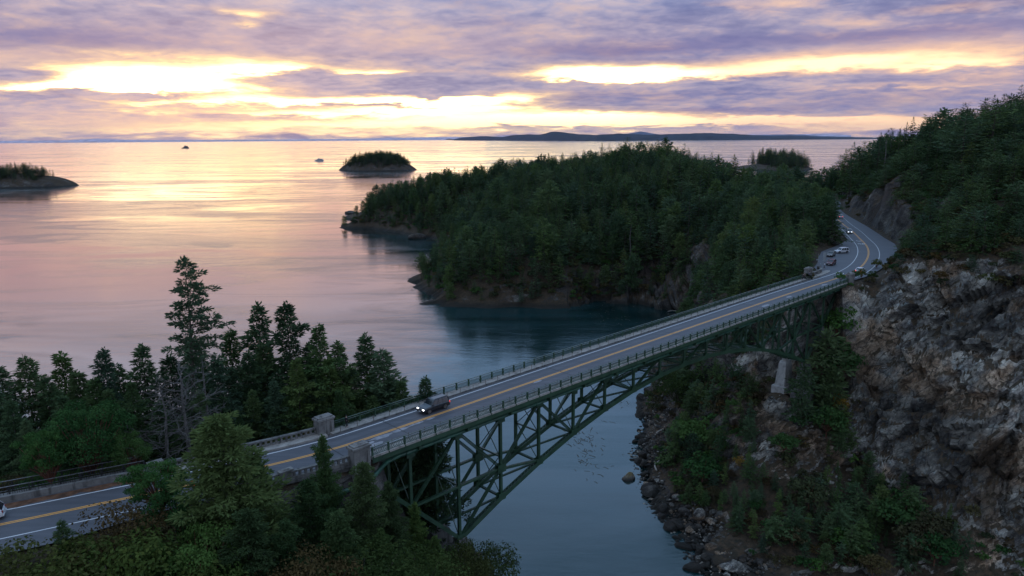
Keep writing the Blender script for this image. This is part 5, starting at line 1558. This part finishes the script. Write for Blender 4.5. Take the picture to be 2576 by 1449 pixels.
# firs with a character of their own on the skyline and channel slope
for k, (pr, px, py, Y, wd, lab) in enumerate([
    (fir_mid[1], 2432, 274, 262, 1.0, 'flat topped windblown fir on the skyline of the right hill'),
    (fir_mid[3], 2510, 250, 262, 1.0, 'leaning fir with a feathery tip on the skyline at the far right'),
    (fir_mid[1], 2345, 322, 290, 1.0, 'windblown fir halfway up the skyline of the right hill'),
    (fir_mid[4], 1775, 975, 192, 1.0, 'dark fir on the bank under the arch crown'),
    (fir_mid[2], 1800, 900, 200, 1.0, 'dark fir close under the right half of the arch'),
    (fir_mid[4], 1870, 870, 196, 1.0, 'dark fir behind the far arch pedestal'),
    (fir_mid[2], 1700, 1060, 176, .9, 'slim fir on the bank above the shore stones'),
    (fir_mid[4], 1735, 1215, 160, 1.0, 'slim dark fir above the big pale shore boulder'),
    (fir_mid[2], 1850, 1300, 147, 1.0, 'dark fir low on the right bank near the bottom'),
    (fir_mid[0], 1755, 945, 212, 1.0, 'dark fir at the water side under the bridge'),
]):
    by_top(pr, 'fir_tree', px, py, Y, wd, -.3 + .1 * k, lab, 'tree', g_r, minh=5.0)

# =====================================================================
# sea air
# =====================================================================
hz = MB(); hz.box((0, 40000, 590), (170000, 90000, 1200)); hm = bpy.data.materials.new('haze'); hm.use_nodes = True; ht = NT(hm.node_tree); ht.n.clear()
hv = ht.n.new('ShaderNodeVolumePrincipled'); hv.inputs['Color'].default_value = (.62, .72, 1.0, 1); hv.inputs['Density'].default_value = 5.5e-6; hv.inputs['Anisotropy'].default_value = .2
ho = ht.n.new('ShaderNodeOutputMaterial'); ht.l.new(hv.outputs[0], ho.inputs['Volume'])
hm.cycles.homogeneous_volume = True
haze = hz.obj('haze', hm); haze['kind'] = 'stuff'; haze['label'] = 'thin sea haze over the whole bay'
#PART4
# =====================================================================
# shore stones
# =====================================================================


def boulder_me(seed, mat, flat=.75, sub=3):
    bm = bmesh.new(); bmesh.ops.create_icosphere(bm, subdivisions=sub, radius=1.0); rr = random.Random(seed)
    pl = [(Vector((rr.gauss(0, 1), rr.gauss(0, 1), rr.gauss(0, .8))).normalized(), rr.uniform(.55, .9)) for _ in range(9)]
    for v in bm.verts:
        for n, d in pl:
            e = v.co.dot(n) - d
            if e > 0: v.co -= n * e * .92
    P = np.array([v.co[:] for v in bm.verts]); w_ = fbm(P * 1.6 + seed * 3.1, 3, seed) * .16
    for v, k in zip(bm.verts, w_): v.co *= 1 + k; v.co.z *= flat
    me = bpy.data.meshes.new('boulder'); bm.to_mesh(me); bm.free(); me.materials.append(mat); return me


BM = [boulder_me(k, BOULDER) for k in range(7)]; BP = [boulder_me(20 + k, PALEROCK) for k in range(3)]


def boulder(me, x, y, z, sx, sy, sz, rz, label, group=None, tilt=0.0):
    o = obj('boulder', me, None, (x, y, z)); o.scale = (sx, sy, sz); o.rotation_euler = (tilt, 0, rz); return tag(o, label, 'boulder', group)


def on_px(px, py, z=0.0): p = at_z(px, py, z); return p.x, p.y


NB = [(1582, 1203, boulder_me(51, MOSSY, .85), 2.4, 2.1, 2.3, .4, 'large yellow mossed boulder standing alone in the water off the stony shore', -.1),
      (1640, 1238, BM[0], 3.0, 2.5, 2.2, .7, 'big round dark boulder at the water edge right of the mossed one', .8),
      (1668, 1280, BM[1], 2.3, 1.7, 1.7, 1.2, 'lichen patched boulder at the water edge below the big round dark one', .6),
      (1762, 1296, BP[0], 1.9, 1.4, 2.6, .3, 'tall grey boulder standing upright on the bank above the shore', 4.0),
      (1702, 1322, BM[2], 2.5, 1.9, 1.7, 2.0, 'wide black boulder at the water below the tall grey one', .4),
      (1718, 1376, BM[3], 2.3, 1.2, 1.3, 2.6, 'brown boulder lying in the water near the bottom of the photo', 0),
      (1840, 1424, BP[1], 4.6, 2.6, 2.0, -.55, 'pale slab like boulder at the bottom edge on the right bank', 1.0),
      (1621, 1112, BM[4], 1.5, 1.2, 1.1, .2, 'pointed dark rock in the water above the mossed boulder', 0),
      (1735, 1330, BP[2], 1.8, 1.1, 1.0, .9, 'pale leaning boulder among the dark shore stones', 1.5),
      (1640, 1010, BM[5], 4.0, 3.2, 2.8, .5, 'massive dark rock at the shore corner under the arch', .4),
      (1660, 955, BM[6], 3.6, 2.6, 2.4, 1.6, 'dark rock at the shore behind the corner under the arch', .4),
      (1085, 700, BM[2], 5.5, 4.0, 5.0, .4, 'dark sea rock against the tip of the headland', 1.0), (1052, 712, BM[0], 1.8, 1.4, 1.1, .4, 'small black rock awash off the tip of the headland', 0),
      (878, 570, BM[4], 13, 7, 4.5, 2.3, 'long bare rock at the far left tip of the headland', 0), (880, 538, BM[1], 14, 8, 6, 2.2, 'rounded bare rock behind the far left tip of the headland', 0), (1050, 598, BM[3], 9, 5, 6, .3, 'tan rock face at the inner bay of the headland', 1.0)]
for px, py, me, sx, sy, sz, rz, lab, zz in NB:
    x, y = on_px(px, py, max(zz, 0)); boulder(me, x, y, zz, sx, sy, sz, rz, lab)
SH = np.array(spline([(62, 122), (47, 131), (41, 138), (40.8, 144), (39.4, 154), (35.8, 165.4), (36.4, 185.4), (37.5, 198.6), (42.7, 213.4), (46.5, 238), (57.3, 258.8), (66, 280)], 14))
ST = np.gradient(SH, axis=0); ST /= np.linalg.norm(ST, axis=1)[:, None]; SN = np.stack([ST[:, 1], -ST[:, 0]], 1)
rb = random.Random(9)
for k in range(170):
    i = rb.randrange(4, len(SH) - 4); off = rb.uniform(-1.6, 7.5) if k % 3 else rb.uniform(-.8, 2.5); p = SH[i] + SN[i] * off + np.array([rb.uniform(-.8, .8), rb.uniform(-.8, .8)])
    r_ = min(2.3, .45 + abs(rb.gauss(0, .62))) * (1.15 if off < 2.5 else .85); z = max(float(zr([p])[0]), -.3)
    if off < -.6: lab, gr = 'dark stone awash just off the stony shore', 'stones awash off the shore'
    elif off < 3: lab, gr = 'wet dark boulder along the waterline under the bridge', 'wet boulders along the waterline'
    else: lab, gr = 'grey boulder lying on the bank above the waterline', 'grey boulders on the bank'
    me = rb.choice(BM) if off < 3 or rb.random() < .5 else rb.choice(BP)
    boulder(me, p[0], p[1], z + r_ * .18, r_ * rb.uniform(.8, 1.4), r_ * rb.uniform(.7, 1.1), r_ * rb.uniform(.7, 1.0), rb.uniform(0, 6.28), lab, gr)


class PM:
    def __init__(s, me): s.joined = me


pts = []
for k in range(2600):
    i = rb.randrange(2, len(SH) - 2); off = rb.uniform(-1.5, 8.5); p = SH[i] + SN[i] * off + np.array([rb.uniform(-1, 1), rb.uniform(-1, 1)])
    pts.append((p[0], p[1], max(float(k * 0), 0), min(.9, .22 + abs(rb.gauss(0, .24))), rb.uniform(0, 6.28), rb.randrange(6)))
zz = zr(np.array([q[:2] for q in pts])); pts = [(q[0], q[1], max(z + .28, -.12)) + q[3:] for q, z in zip(pts, zz)]
scatter('shore_stones', pts, [PM(boulder_me(60 + k, BOULDER if k < 4 else PALEROCK, .7, 1)) for k in range(6)], 'small stones and cobbles of the shore under the bridge')
# rubble on the brown slope and the cliff ledges
pts = []
for k in range(420):
    x, y = rb.uniform(58, 92), rb.uniform(134, 182); pts.append((x, y, 0, min(.9, .15 + abs(rb.gauss(0, .22))), rb.uniform(0, 6.28), rb.randrange(6)))
zz = zr(np.array([q[:2] for q in pts])); pts = [(q[0], q[1], z + .05) + q[3:] for q, z in zip(pts, zz) if 3 < z < 45]
scatter('slope_rubble', pts, [PM(boulder_me(70 + k, PALEROCK, .7, 1)) for k in range(6)], 'loose stones on the brown slope under the cliff')
for px, py, L, rz, bend, lab in [(1655, 1188, 6.5, 1.25, .9, 'bent bleached driftwood log on the shore stones'), (1668, 1120, 7.5, .75, .2, 'straight pale driftwood log near the pointed rock'), (1700, 780, 9.0, .2, .3, 'driftwood log on the little beach of the cove')]:
    x, y = on_px(px, py, 1.2); mb = MB(); n = 7
    mb.tube([(L * (k / n - .5), bend * math.sin(k / n * 3.14), .15 * math.sin(k)) for k in range(n + 1)], [.22 - .015 * k for k in range(n + 1)], 7); o = mb.obj('driftwood_log', DRIFT, None, (x, y, max(g_r(x, y), 0) + .5), rz); tag(o, lab, 'log')
# kelp lying on the water
KELP = plain('kelp_fronds', (.05, .04, .018), .5, var=.4); v = []; f = []
for cx, cy, n, sp_ in ((1475, 1105, 60, 7), (1480, 1160, 30, 5), (1030, 712, 70, 11), (1040, 730, 50, 10), (1560, 1010, 20, 5), (1530, 790, 60, 18)):
    x0, y0 = on_px(cx, cy)
    for k in range(n):
        x, y = x0 + rb.gauss(0, sp_ * .45), y0 + rb.gauss(0, sp_); a = rb.gauss(1.9, .5); L = rb.uniform(.8, 2.6); w_ = rb.uniform(.05, .16); prev = None
        for q in range(5):
            m0 = len(v); v += [(x - math.sin(a) * w_, y + math.cos(a) * w_, .02 + .012 * (k % 3)), (x + math.sin(a) * w_, y - math.cos(a) * w_, .02 + .012 * (k % 3))]
            if prev is not None: f.append((prev, prev + 1, m0 + 1, m0))
            prev = m0; x += math.cos(a) * L / 4; y += math.sin(a) * L / 4; a += rb.gauss(0, .4)
kl = obj('kelp', mesh('kelp', v, f, KELP)); tag(kl, 'dark strands of kelp floating on the channel and off the headland', kind='stuff')

# =====================================================================
# vehicles
# =====================================================================
CP = {}


def carpaint(col):
    if col not in CP: CP[col] = plain('car_paint_%d' % len(CP), col, .28, var=.05, spec=.6, coat=.6)
    return CP[col]


def car(name, s, m_, ang, col, kind, label, cat='car', lights='off', z=DECK + .01):
    """ang = heading measured in the bridge frame; local +X is forward"""
    P_ = {'suv': dict(L=4.75, W=1.86, H=1.78, belt=1.06, hood=1.02, tail=1.06, c0=-2.25, c1=.95, r0=-2.05, r1=.35, wh=.38),
          'sedan': dict(L=4.6, W=1.80, H=1.46, belt=.93, hood=.86, tail=.98, c0=-2.05, c1=1.05, r0=-1.05, r1=.30, wh=.33),
          'cross': dict(L=4.5, W=1.84, H=1.64, belt=1.02, hood=.98, tail=1.02, c0=-2.15, c1=1.0, r0=-1.75, r1=.35, wh=.36)}[kind]
    L, Wd, H, wh = P_['L'], P_['W'], P_['H'], P_['wh']; hw = Wd / 2; pm = carpaint(col)
    e = empty(name, W(s, m_, z), BANG + ang, label, cat)
    def ring(x, zt, w_, zb=.30): return [(x, -w_ * .93, zb), (x, -w_, zb + .22), (x, -w_, zt - .16), (x, -w_ * .90, zt), (x, w_ * .90, zt), (x, w_, zt - .16), (x, w_, zb + .22), (x, w_ * .93, zb)]
    b, h, t_ = P_['belt'], P_['hood'], P_['tail']; mb = MB(); x1 = L / 2
    mb.loft([ring(-x1, t_ * .80, hw * .86, .42), ring(-x1 + .12, t_ * .97, hw * .96, .34), ring(-x1 + .5, t_, hw), ring(P_['c0'] + .5, b, hw), ring(P_['c1'], b * 1.0, hw), ring(P_['c1'] + .15, h, hw), ring(x1 - .35, h * .90, hw * .97, .30), ring(x1 - .08, h * .74, hw * .90, .34), ring(x1, h * .62, hw * .80, .40)])
    mb.obj('body', pm, e, smooth=False)
    # glasshouse: dark glass block, painted roof and pillars over it
    c0, c1, r0, r1 = P_['c0'], P_['c1'], P_['r0'], P_['r1']; wb, wr = hw * .93, hw * .74
    base = [(c0, -wb, b - .02), (c1, -wb, b - .02), (c1, wb, b - .02), (c0, wb, b - .02)]; top = [(r0, -wr, H - .06), (r1, -wr, H - .06), (r1, wr, H - .06), (r0, wr, H - .06)]
    mb = MB(); mb.loft([base, top]); mb.obj('window_glass', GLASS, e)
    mb = MB(); mb.loft([[(r0 - .06, -wr - .05, H - .08), (r1 + .10, -wr - .05, H - .08), (r1 + .10, wr + .05, H - .08), (r0 - .06, wr + .05, H - .08)], [(r0 + .1, -wr + .1, H), (r1 - .1, -wr + .1, H), (r1 - .1, wr - .1, H), (r0 + .1, wr - .1, H)]])
    for sg in (-1, 1):
        for (xa, xb) in ((c0 + .05, r0 + .02), (c1 - .02, r1)): mb.beam((xa, sg * wb, b - .02), (xb, sg * (wr + .01), H - .06), .10, .10)
        for q in (.36, .68): mb.beam((c0 + (c1 - c0) * q, sg * (wb + .005), b - .02), (r0 + (r1 - r0) * q, sg * (wr + .015), H - .06), .08, .06)
    if kind != 'sedan':
        for sg in (-1, 1): mb.beam((r0 + .1, sg * (wr - .06), H + .04), (r1 - .15, sg * (wr - .06), H + .04), .05, .05)
    mb.obj('roof', pm, e)
    wt = MB(); wt.tube([(0, -.12, 0), (0, .12, 0)], wh, 18); wt.tube([(0, -.125, 0), (0, .125, 0)], wh * .93, 18); tme = wt.me('tyre', TYRE)
    rm = MB(); rm.tube([(0, -.135, 0), (0, .135, 0)], wh * .18, 10)
    for k in range(6): a = k * math.pi / 3; rm.beam((0, -.130, 0), (math.cos(a) * wh * .60, -.130, math.sin(a) * wh * .60), .05, .03, up=(0, 1, 0)); rm.beam((0, .130, 0), (math.cos(a) * wh * .60, .130, math.sin(a) * wh * .60), .05, .03, up=(0, 1, 0))
    for sg in (-1, 1):
        n = 18; ring_ = [(math.cos(6.2832 * k / n) * wh * .62, sg * .130, math.sin(6.2832 * k / n) * wh * .62) for k in range(n)]
        for k in range(n): rm.beam(ring_[k], ring_[(k + 1) % n], .05, .03, up=(0, 1, 0))
    rme = rm.me('rim', RIM)
    for xx in (-L * .30, L * .30):
        for sg in (-1, 1):
            w_ = obj('wheel', tme, e, (xx, sg * (hw - .10), wh)); obj('rim', rme, w_)
    am = MB()
    for xx in (-L * .30, L * .30):
        for sg in (-1, 1):
            for k in range(9):
                a, c_ = math.pi * k / 9, math.pi * (k + 1) / 9; am.beam((xx + math.cos(a) * wh * 1.14, sg * (hw + .005), wh + math.sin(a) * wh * 1.14), (xx + math.cos(c_) * wh * 1.14, sg * (hw + .005), wh + math.sin(c_) * wh * 1.14), .05, .09, up=(0, 1, 0))
    am.obj('wheel_arch', PLASTIC, e)
    hm_ = HEAD_ON if lights in ('head', 'both') else HEAD_OFF; tm_ = TAIL_ON if lights in ('tail', 'both') else TAIL_OFF
    for sg in (-1, 1):
        mb = MB(); mb.box((x1 - .10, sg * hw * .66, h * .70), (.16, .36, .17)); mb.obj('headlight', hm_, e)
        mb = MB(); mb.box((-x1 + .06, sg * hw * .74, t_ * .80), (.14, .26, .26)); mb.obj('tail_light', tm_, e)
        mb = MB(); mb.box((c1 - .15, sg * (hw + .08), b + .06), (.14, .20, .14)); mb.obj('mirror', pm, e)
        mb = MB(); mb.beam((c0 + .4, sg * (hw + .004), b - .10), (c1 - .1, sg * (hw + .004), b - .10), .01, .03, up=(0, 1, 0)); mb.obj('door_trim', CHROME, e)
    mb = MB(); mb.box((x1 - .02, 0, h * .62), (.10, hw * .95, .16)); mb.obj('grille', PLASTIC, e)
    for sg in (-1, 1): mb = MB(); mb.box((sg * (x1 - .02), 0, .44), (.16, Wd * .84, .16)); mb.obj('bumper', PLASTIC if col[0] < .3 else pm, e)
    mb = MB(); mb.box((-x1 - .05, 0, .62), (.03, .46, .16)); mb.box((x1 + .06, 0, .46), (.03, .46, .14)); mb.obj('number_plate', PLATE, e)
    return e


def off_px(px, py): p = at_z(px, py, DECK); return SM(p.x, p.y)


sx_, mx_ = off_px(1096, 1033)
car('suv', sx_, 1.75, math.pi, (.012, .014, .020), 'suv', 'dark navy car with lit headlights driving along the bridge deck', lights='both')
def lane(s, off):
    i = np.abs(CLS[:, 0] - s).argmin(); q = CLS[i] + CLT[i] * ((s - CLS[i, 0]) / CLT[i, 0]) + CLN[i] * off; return float(q[0]), float(q[1]), math.atan2(CLT[i][1], CLT[i][0])


def on_lane(name, s, off, fwd, col, kind, lab, lights):
    a, b, an = lane(s, off); car(name, a, b, an + (0 if fwd else math.pi), col, kind, lab, lights=lights)


on_lane('car', 164.5, -1.75, True, (.74, .76, .80), 'sedan', 'white sedan with red tail lights just leaving the right end of the bridge', 'tail')
on_lane('car', 249, 1.9, False, (.50, .53, .56), 'cross', 'oncoming car with bright headlights in the bend behind the road lettering', 'head')
on_lane('car', 300, -1.9, True, (.66, .68, .70), 'sedan', 'white car with tail lights driving away beyond the bend', 'tail')
on_lane('car', 341, -1.8, True, (.03, .03, .035), 'sedan', 'dark car showing one red light by the far rock corner', 'tail')
on_lane('car', -16, -1.75, True, (.04, .04, .045), 'sedan', 'dark car half hidden by the large bushy fir with a red tail light', 'tail')
a, b = off_px(-66, 1324); on_lane('car', a, 1.8, False, (.70, .72, .74), 'cross', 'white vehicle cut off by the left edge of the photo', 'off')
car('car', 171.5, 8.9, math.pi + .10, (.16, .045, .045), 'cross', 'parked maroon car with a pale bonnet facing the bridge beside the parapet')
car('car', 187.0, 15.2, math.pi + .15, (.20, .20, .19), 'cross', 'parked grey car with a dark roof next to the white one')
car('car', 196.0, 15.4, math.pi - BANG + .25, (.74, .76, .80), 'suv', 'parked white car seen from the side at the back of the pull-out')
car('car', 392.0, 107.5, math.pi + 1.0, (.15, .10, .11), 'suv', 'parked car with a pinkish roof in the far pull-off under the trees')

# =====================================================================
# people
# =====================================================================
SKIN = plain('skin', (.50, .32, .24), .6, var=.1); CLOTH = {}


def cloth(nm, col):
    if nm not in CLOTH: CLOTH[nm] = plain(nm, col, .9, var=.2)
    return CLOTH[nm]


def skinned(name, pts, edges, mat, parent, root=0):
    me = bpy.data.meshes.new(name); me.from_pydata([p[:3] for p in pts], edges, []); me.materials.append(mat)
    o = obj(name, me, parent); md = o.modifiers.new('skin', 'SKIN'); md.use_smooth_shade = True
    for k, p in enumerate(pts):
        sv_ = me.skin_vertices[0].data[k]; sv_.radius = (p[3], p[4] if len(p) > 4 else p[3]); sv_.use_root = (k == root)
    o.modifiers.new('sub', 'SUBSURF').levels = 1; o.modifiers['sub'].render_levels = 1; return o


def person(s, m_, rz, top, topn, leg, legn, hairc, label, stride=.0, z=DECK + .20, hgt=1.0):
    e = empty('person', W(s, m_, z), rz, label, 'person'); e.scale = (hgt,) * 3; st = stride
    legs = {1: ((.02, .09, .90), (.04 + st * .5, .10, .48), (st * .8, .10, .06)), -1: ((.02, -.09, .90), (.05 - st * .3, -.10, .48), (-st, -.10, .07))}
    arms = {1: ((0, .19, 1.40), (-.03 - st * .3, .24, 1.13), (.10 - st * .4, .22, .90)), -1: ((0, -.19, 1.40), (-.03 + st * .3, -.24, 1.13), (.12 + st * .4, -.22, .92))}
    body = [(0, 0, .96, .11, .14), (0, 0, 1.15, .10, .13), (0, 0, 1.38, .10, .16), (.01, 0, 1.50, .055), (.03, 0, 1.60, .085, .075), (.03, 0, 1.70, .085, .075)]; ed = [(0, 1), (1, 2), (2, 3), (3, 4), (4, 5)]
    for sg in (1, -1):
        a, b, c = arms[sg]; k = len(body); body += [a + (.05,), b + (.038,), c + (.03,), (c[0] + .03, c[1], c[2] - .10, .03)]; ed += [(2, k), (k, k + 1), (k + 1, k + 2), (k + 2, k + 3)]
        a, b, c = legs[sg]; k = len(body); body += [a + (.08,), b + (.055,), c + (.04,), (c[0] + .16, c[1], .035, .035)]; ed += [(0, k), (k, k + 1), (k + 1, k + 2), (k + 2, k + 3)]
    skinned('body', body, ed, SKIN, e)
    jk = [(0, 0, .92, .13, .17), (0, 0, 1.15, .125, .155), (0, 0, 1.40, .12, .18), (.01, 0, 1.47, .075)]; ed = [(0, 1), (1, 2), (2, 3)]
    for sg in (1, -1): a, b, c = arms[sg]; k = len(jk); jk += [a + (.068,), b + (.054,), c + (.046,)]; ed += [(2, k), (k, k + 1), (k + 1, k + 2)]
    skinned('jacket', jk, ed, cloth(topn, top), e)
    tr = [(0, 0, .95, .125, .155)]; ed = []
    for sg in (1, -1): a, b, c = legs[sg]; k = len(tr); tr += [a + (.095,), b + (.072,), (c[0], c[1], c[2] + .05, .06)]; ed += [(0, k), (k, k + 1), (k + 1, k + 2)]
    skinned('trousers', tr, ed, cloth(legn, leg), e)
    mb = MB()
    for k, (zz_, r_) in enumerate(((1.615, .088), (1.68, .10), (1.74, .09), (1.785, .045))): pass
    mb.loft([[(.0 + math.cos(a) * r_, math.sin(a) * r_ * .92, zz_ + (.05 if math.cos(a) > .5 else 0)) for a in [k * .6283 for k in range(10)]] for zz_, r_ in ((1.60, .088), (1.68, .104), (1.75, .092), (1.795, .05))]); mb.obj('hair', cloth('hair_%.2f' % hairc[0], hairc), e, smooth=True)
    mb = MB(); mb.box((.118, 0, 1.645), (.03, .024, .04)); mb.box((.108, .032, 1.672), (.012, .02, .012)); mb.box((.108, -.032, 1.672), (.012, .02, .012)); mb.box((.108, 0, 1.60), (.012, .05, .012)); mb.obj('face', SKIN, e)
    return e


BK, NV = (.015, .015, .018), (.02, .025, .045)
person(142.1, 4.55, BANG + 2.4, BK, 'black_jacket', NV, 'navy_trousers', (.03, .02, .015), 'person in black standing left of the pair by the far right pillar')
person(143.0, 4.45, BANG - 2.6, (.05, .045, .05), 'charcoal_coat', BK, 'black_trousers', (.10, .06, .03), 'person in charcoal with lighter hair beside the one in black at the far right pillar')
person(145.6, 4.3, BANG + .4, (.06, .08, .11), 'blue_grey_jacket', BK, 'black_trousers', (.02, .02, .02), 'person in a blue grey jacket close in front of the far right pillar', .1)
q = off_px(3077 / 1.59, 1168 / 1.59); person(q[0], 4.6, BANG + math.pi * .5, NV, 'navy_jacket', (.10, .10, .11), 'grey_trousers', (.03, .02, .02), 'lone person in navy leaning by the far railing of the bridge')
q = off_px(1381 / 1.59, 1712 / 1.59); person(q[0], 4.6, BANG, BK, 'black_jacket', BK, 'black_trousers', (.02, .02, .02), 'person in black walking beside the far left pillar', .22)
p = at_z((3200 + 468 * 450 / 2174) / 1.59, (950 + 596 * 450 / 2174) / 1.59, DECK); q = SM(p.x, p.y); person(q[0], q[1], BANG + 2.0, (.72, .76, .84), 'white_shirt', (.05, .05, .06), 'dark_trousers', (.05, .03, .02), 'person in a white shirt standing behind the curved stone parapet', .1, z=DECK)

# =====================================================================
# signs and posts by the pull-out
# =====================================================================
SIGNB = plain('sign_back_metal', (.42, .46, .48), .45, metal=.3, var=.15); POSTM = plain('grey_post', (.28, .28, .28), .6, var=.2)
p = at_z((3200 + 462 * 450 / 2174) / 1.59, (950 + 545 * 450 / 2174) / 1.59, DECK); sg_ = empty('road_sign', (p.x, p.y, DECK), BANG + 1.2, 'tall pale sign of two stacked panels beside the person in white', 'sign')
mb = MB(); mb.box((0, .0, 3.35), (.06, 1.1, 1.3)); mb.obj('sign_panel', SIGNB, sg_); mb = MB(); mb.box((0, 0, 2.05), (.06, 1.1, 1.2)); mb.obj('sign_panel', SIGNB, sg_)
for e in (-.35, .35): mb = MB(); mb.tube([(.07, e, -.3), (.07, e, 4.0)], .045, 6); mb.obj('post', POSTM, sg_)
p = at_z((3200 + 335 * 450 / 2174) / 1.59, (950 + 560 * 450 / 2174) / 1.59, DECK); sg2 = empty('sign_post', (p.x, p.y, DECK - 1.2), .3, 'thin leaning post with a small plate at the edge of the trees', 'post')
mb = MB(); mb.tube([(0, 0, -.6), (.2, .1, 5.0)], .05, 6); mb.obj('post', POSTM, sg2); mb = MB(); mb.box((-.3, -.1, 3.3), (.7, .05, .35)); mb.obj('plate', SIGNB, sg2)
for k, (dx, dy) in enumerate(((0, 0), (1.6, -1.4))):
    p = at_z((3200 + (345 + k * 45) * 450 / 2174) / 1.59, (950 + (525 + k * 50) * 450 / 2174) / 1.59, DECK)
    bo = empty('bollard', (p.x, p.y, DECK - .3), 0, ['short pale post at the mouth of the footpath', 'short pale post next to the parapet block'][k], 'bollard'); mb = MB(); mb.tube([(0, 0, 0), (0, 0, 1.25)], .12, 8); mb.obj('post', POSTM, bo); mb = MB(); mb.tube([(0, 0, 1.25), (0, 0, 1.33)], [.15, .08], 8); mb.obj('cap', SIGNB, bo)

# =====================================================================
# boats out in the bay
# =====================================================================
BWHITE = plain('boat_white_paint', (.62, .62, .62), .4, var=.1); BDARK = plain('boat_dark_hull', (.05, .055, .07), .5, var=.2)


def ship(name, px, py, L, ang, hullm, housem, label, decks):
    p = at_z(px, py, 0); e = empty(name, (p.x, p.y, 0), ang, label, 'boat'); B = L * .26; fb = L * .075; mb = MB(); rings = []
    for x, w_, z0, z1 in ((-.5, .80, .0, 1.0), (-.42, .98, -.6, 1.0), (0, 1, -.7, .95), (.28, .85, -.6, 1.05), (.42, .42, -.2, 1.25), (.52, .03, .5, 1.45)):
        rings.append([(x * L, -B / 2 * w_ * .7, z0 * fb), (x * L, -B / 2 * w_, z1 * fb), (x * L, B / 2 * w_, z1 * fb), (x * L, B / 2 * w_ * .7, z0 * fb)])
    mb.loft(rings); mb.obj('hull', hullm, e); z = fb * .98; dh = L * .068
    for k in range(decks):
        x0, x1 = -.42 + .05 * k, .30 - .13 * k; mb = MB(); mb.loft([[(x0 * L, -B * .42, z), (x1 * L, -B * .40, z), (x1 * L, B * .40, z), (x0 * L, B * .42, z)], [(x0 * L, -B * .40, z + dh), ((x1 - .03) * L, -B * .36, z + dh), ((x1 - .03) * L, B * .36, z + dh), (x0 * L, B * .40, z + dh)]])
        mb.box(((x0 + x1) / 2 * L, 0, z + dh + L * .004), ((x1 - x0 + .03) * L, B * .92, L * .01)); h_ = mb.obj('deckhouse', housem, e)
        wm = MB()
        for q in range(9):
            for sg in (-1, 1): wm.box(((x0 + .04 + (x1 - x0 - .1) * q / 8) * L, sg * B * .415, z + dh * .6), (L * .045, B * .02, dh * .42))
        wm.obj('window', GLASS, h_); z += dh + L * .01
    mb = MB(); mb.box((.02 * L, 0, z + dh * .4), (.16 * L, B * .5, dh * .8)); mb.obj('wheelhouse', housem, e); mb = MB(); mb.tube([(-.06 * L, 0, z), (-.08 * L, 0, z + L * .14)], L * .008, 5); mb.beam((-.07 * L, -B * .2, z + L * .09), (-.07 * L, B * .2, z + L * .09), L * .006, L * .006); mb.obj('mast', housem, e)
    return e


ship('ferry', 803, 405, 42, 3.0, BWHITE, BWHITE, 'small white passenger boat cruising left of the round island', 2)
ship('ship', 466, 373.5, 95, 3.1, BDARK, BDARK, 'dark distant ship near the horizon on the left', 3)
#END
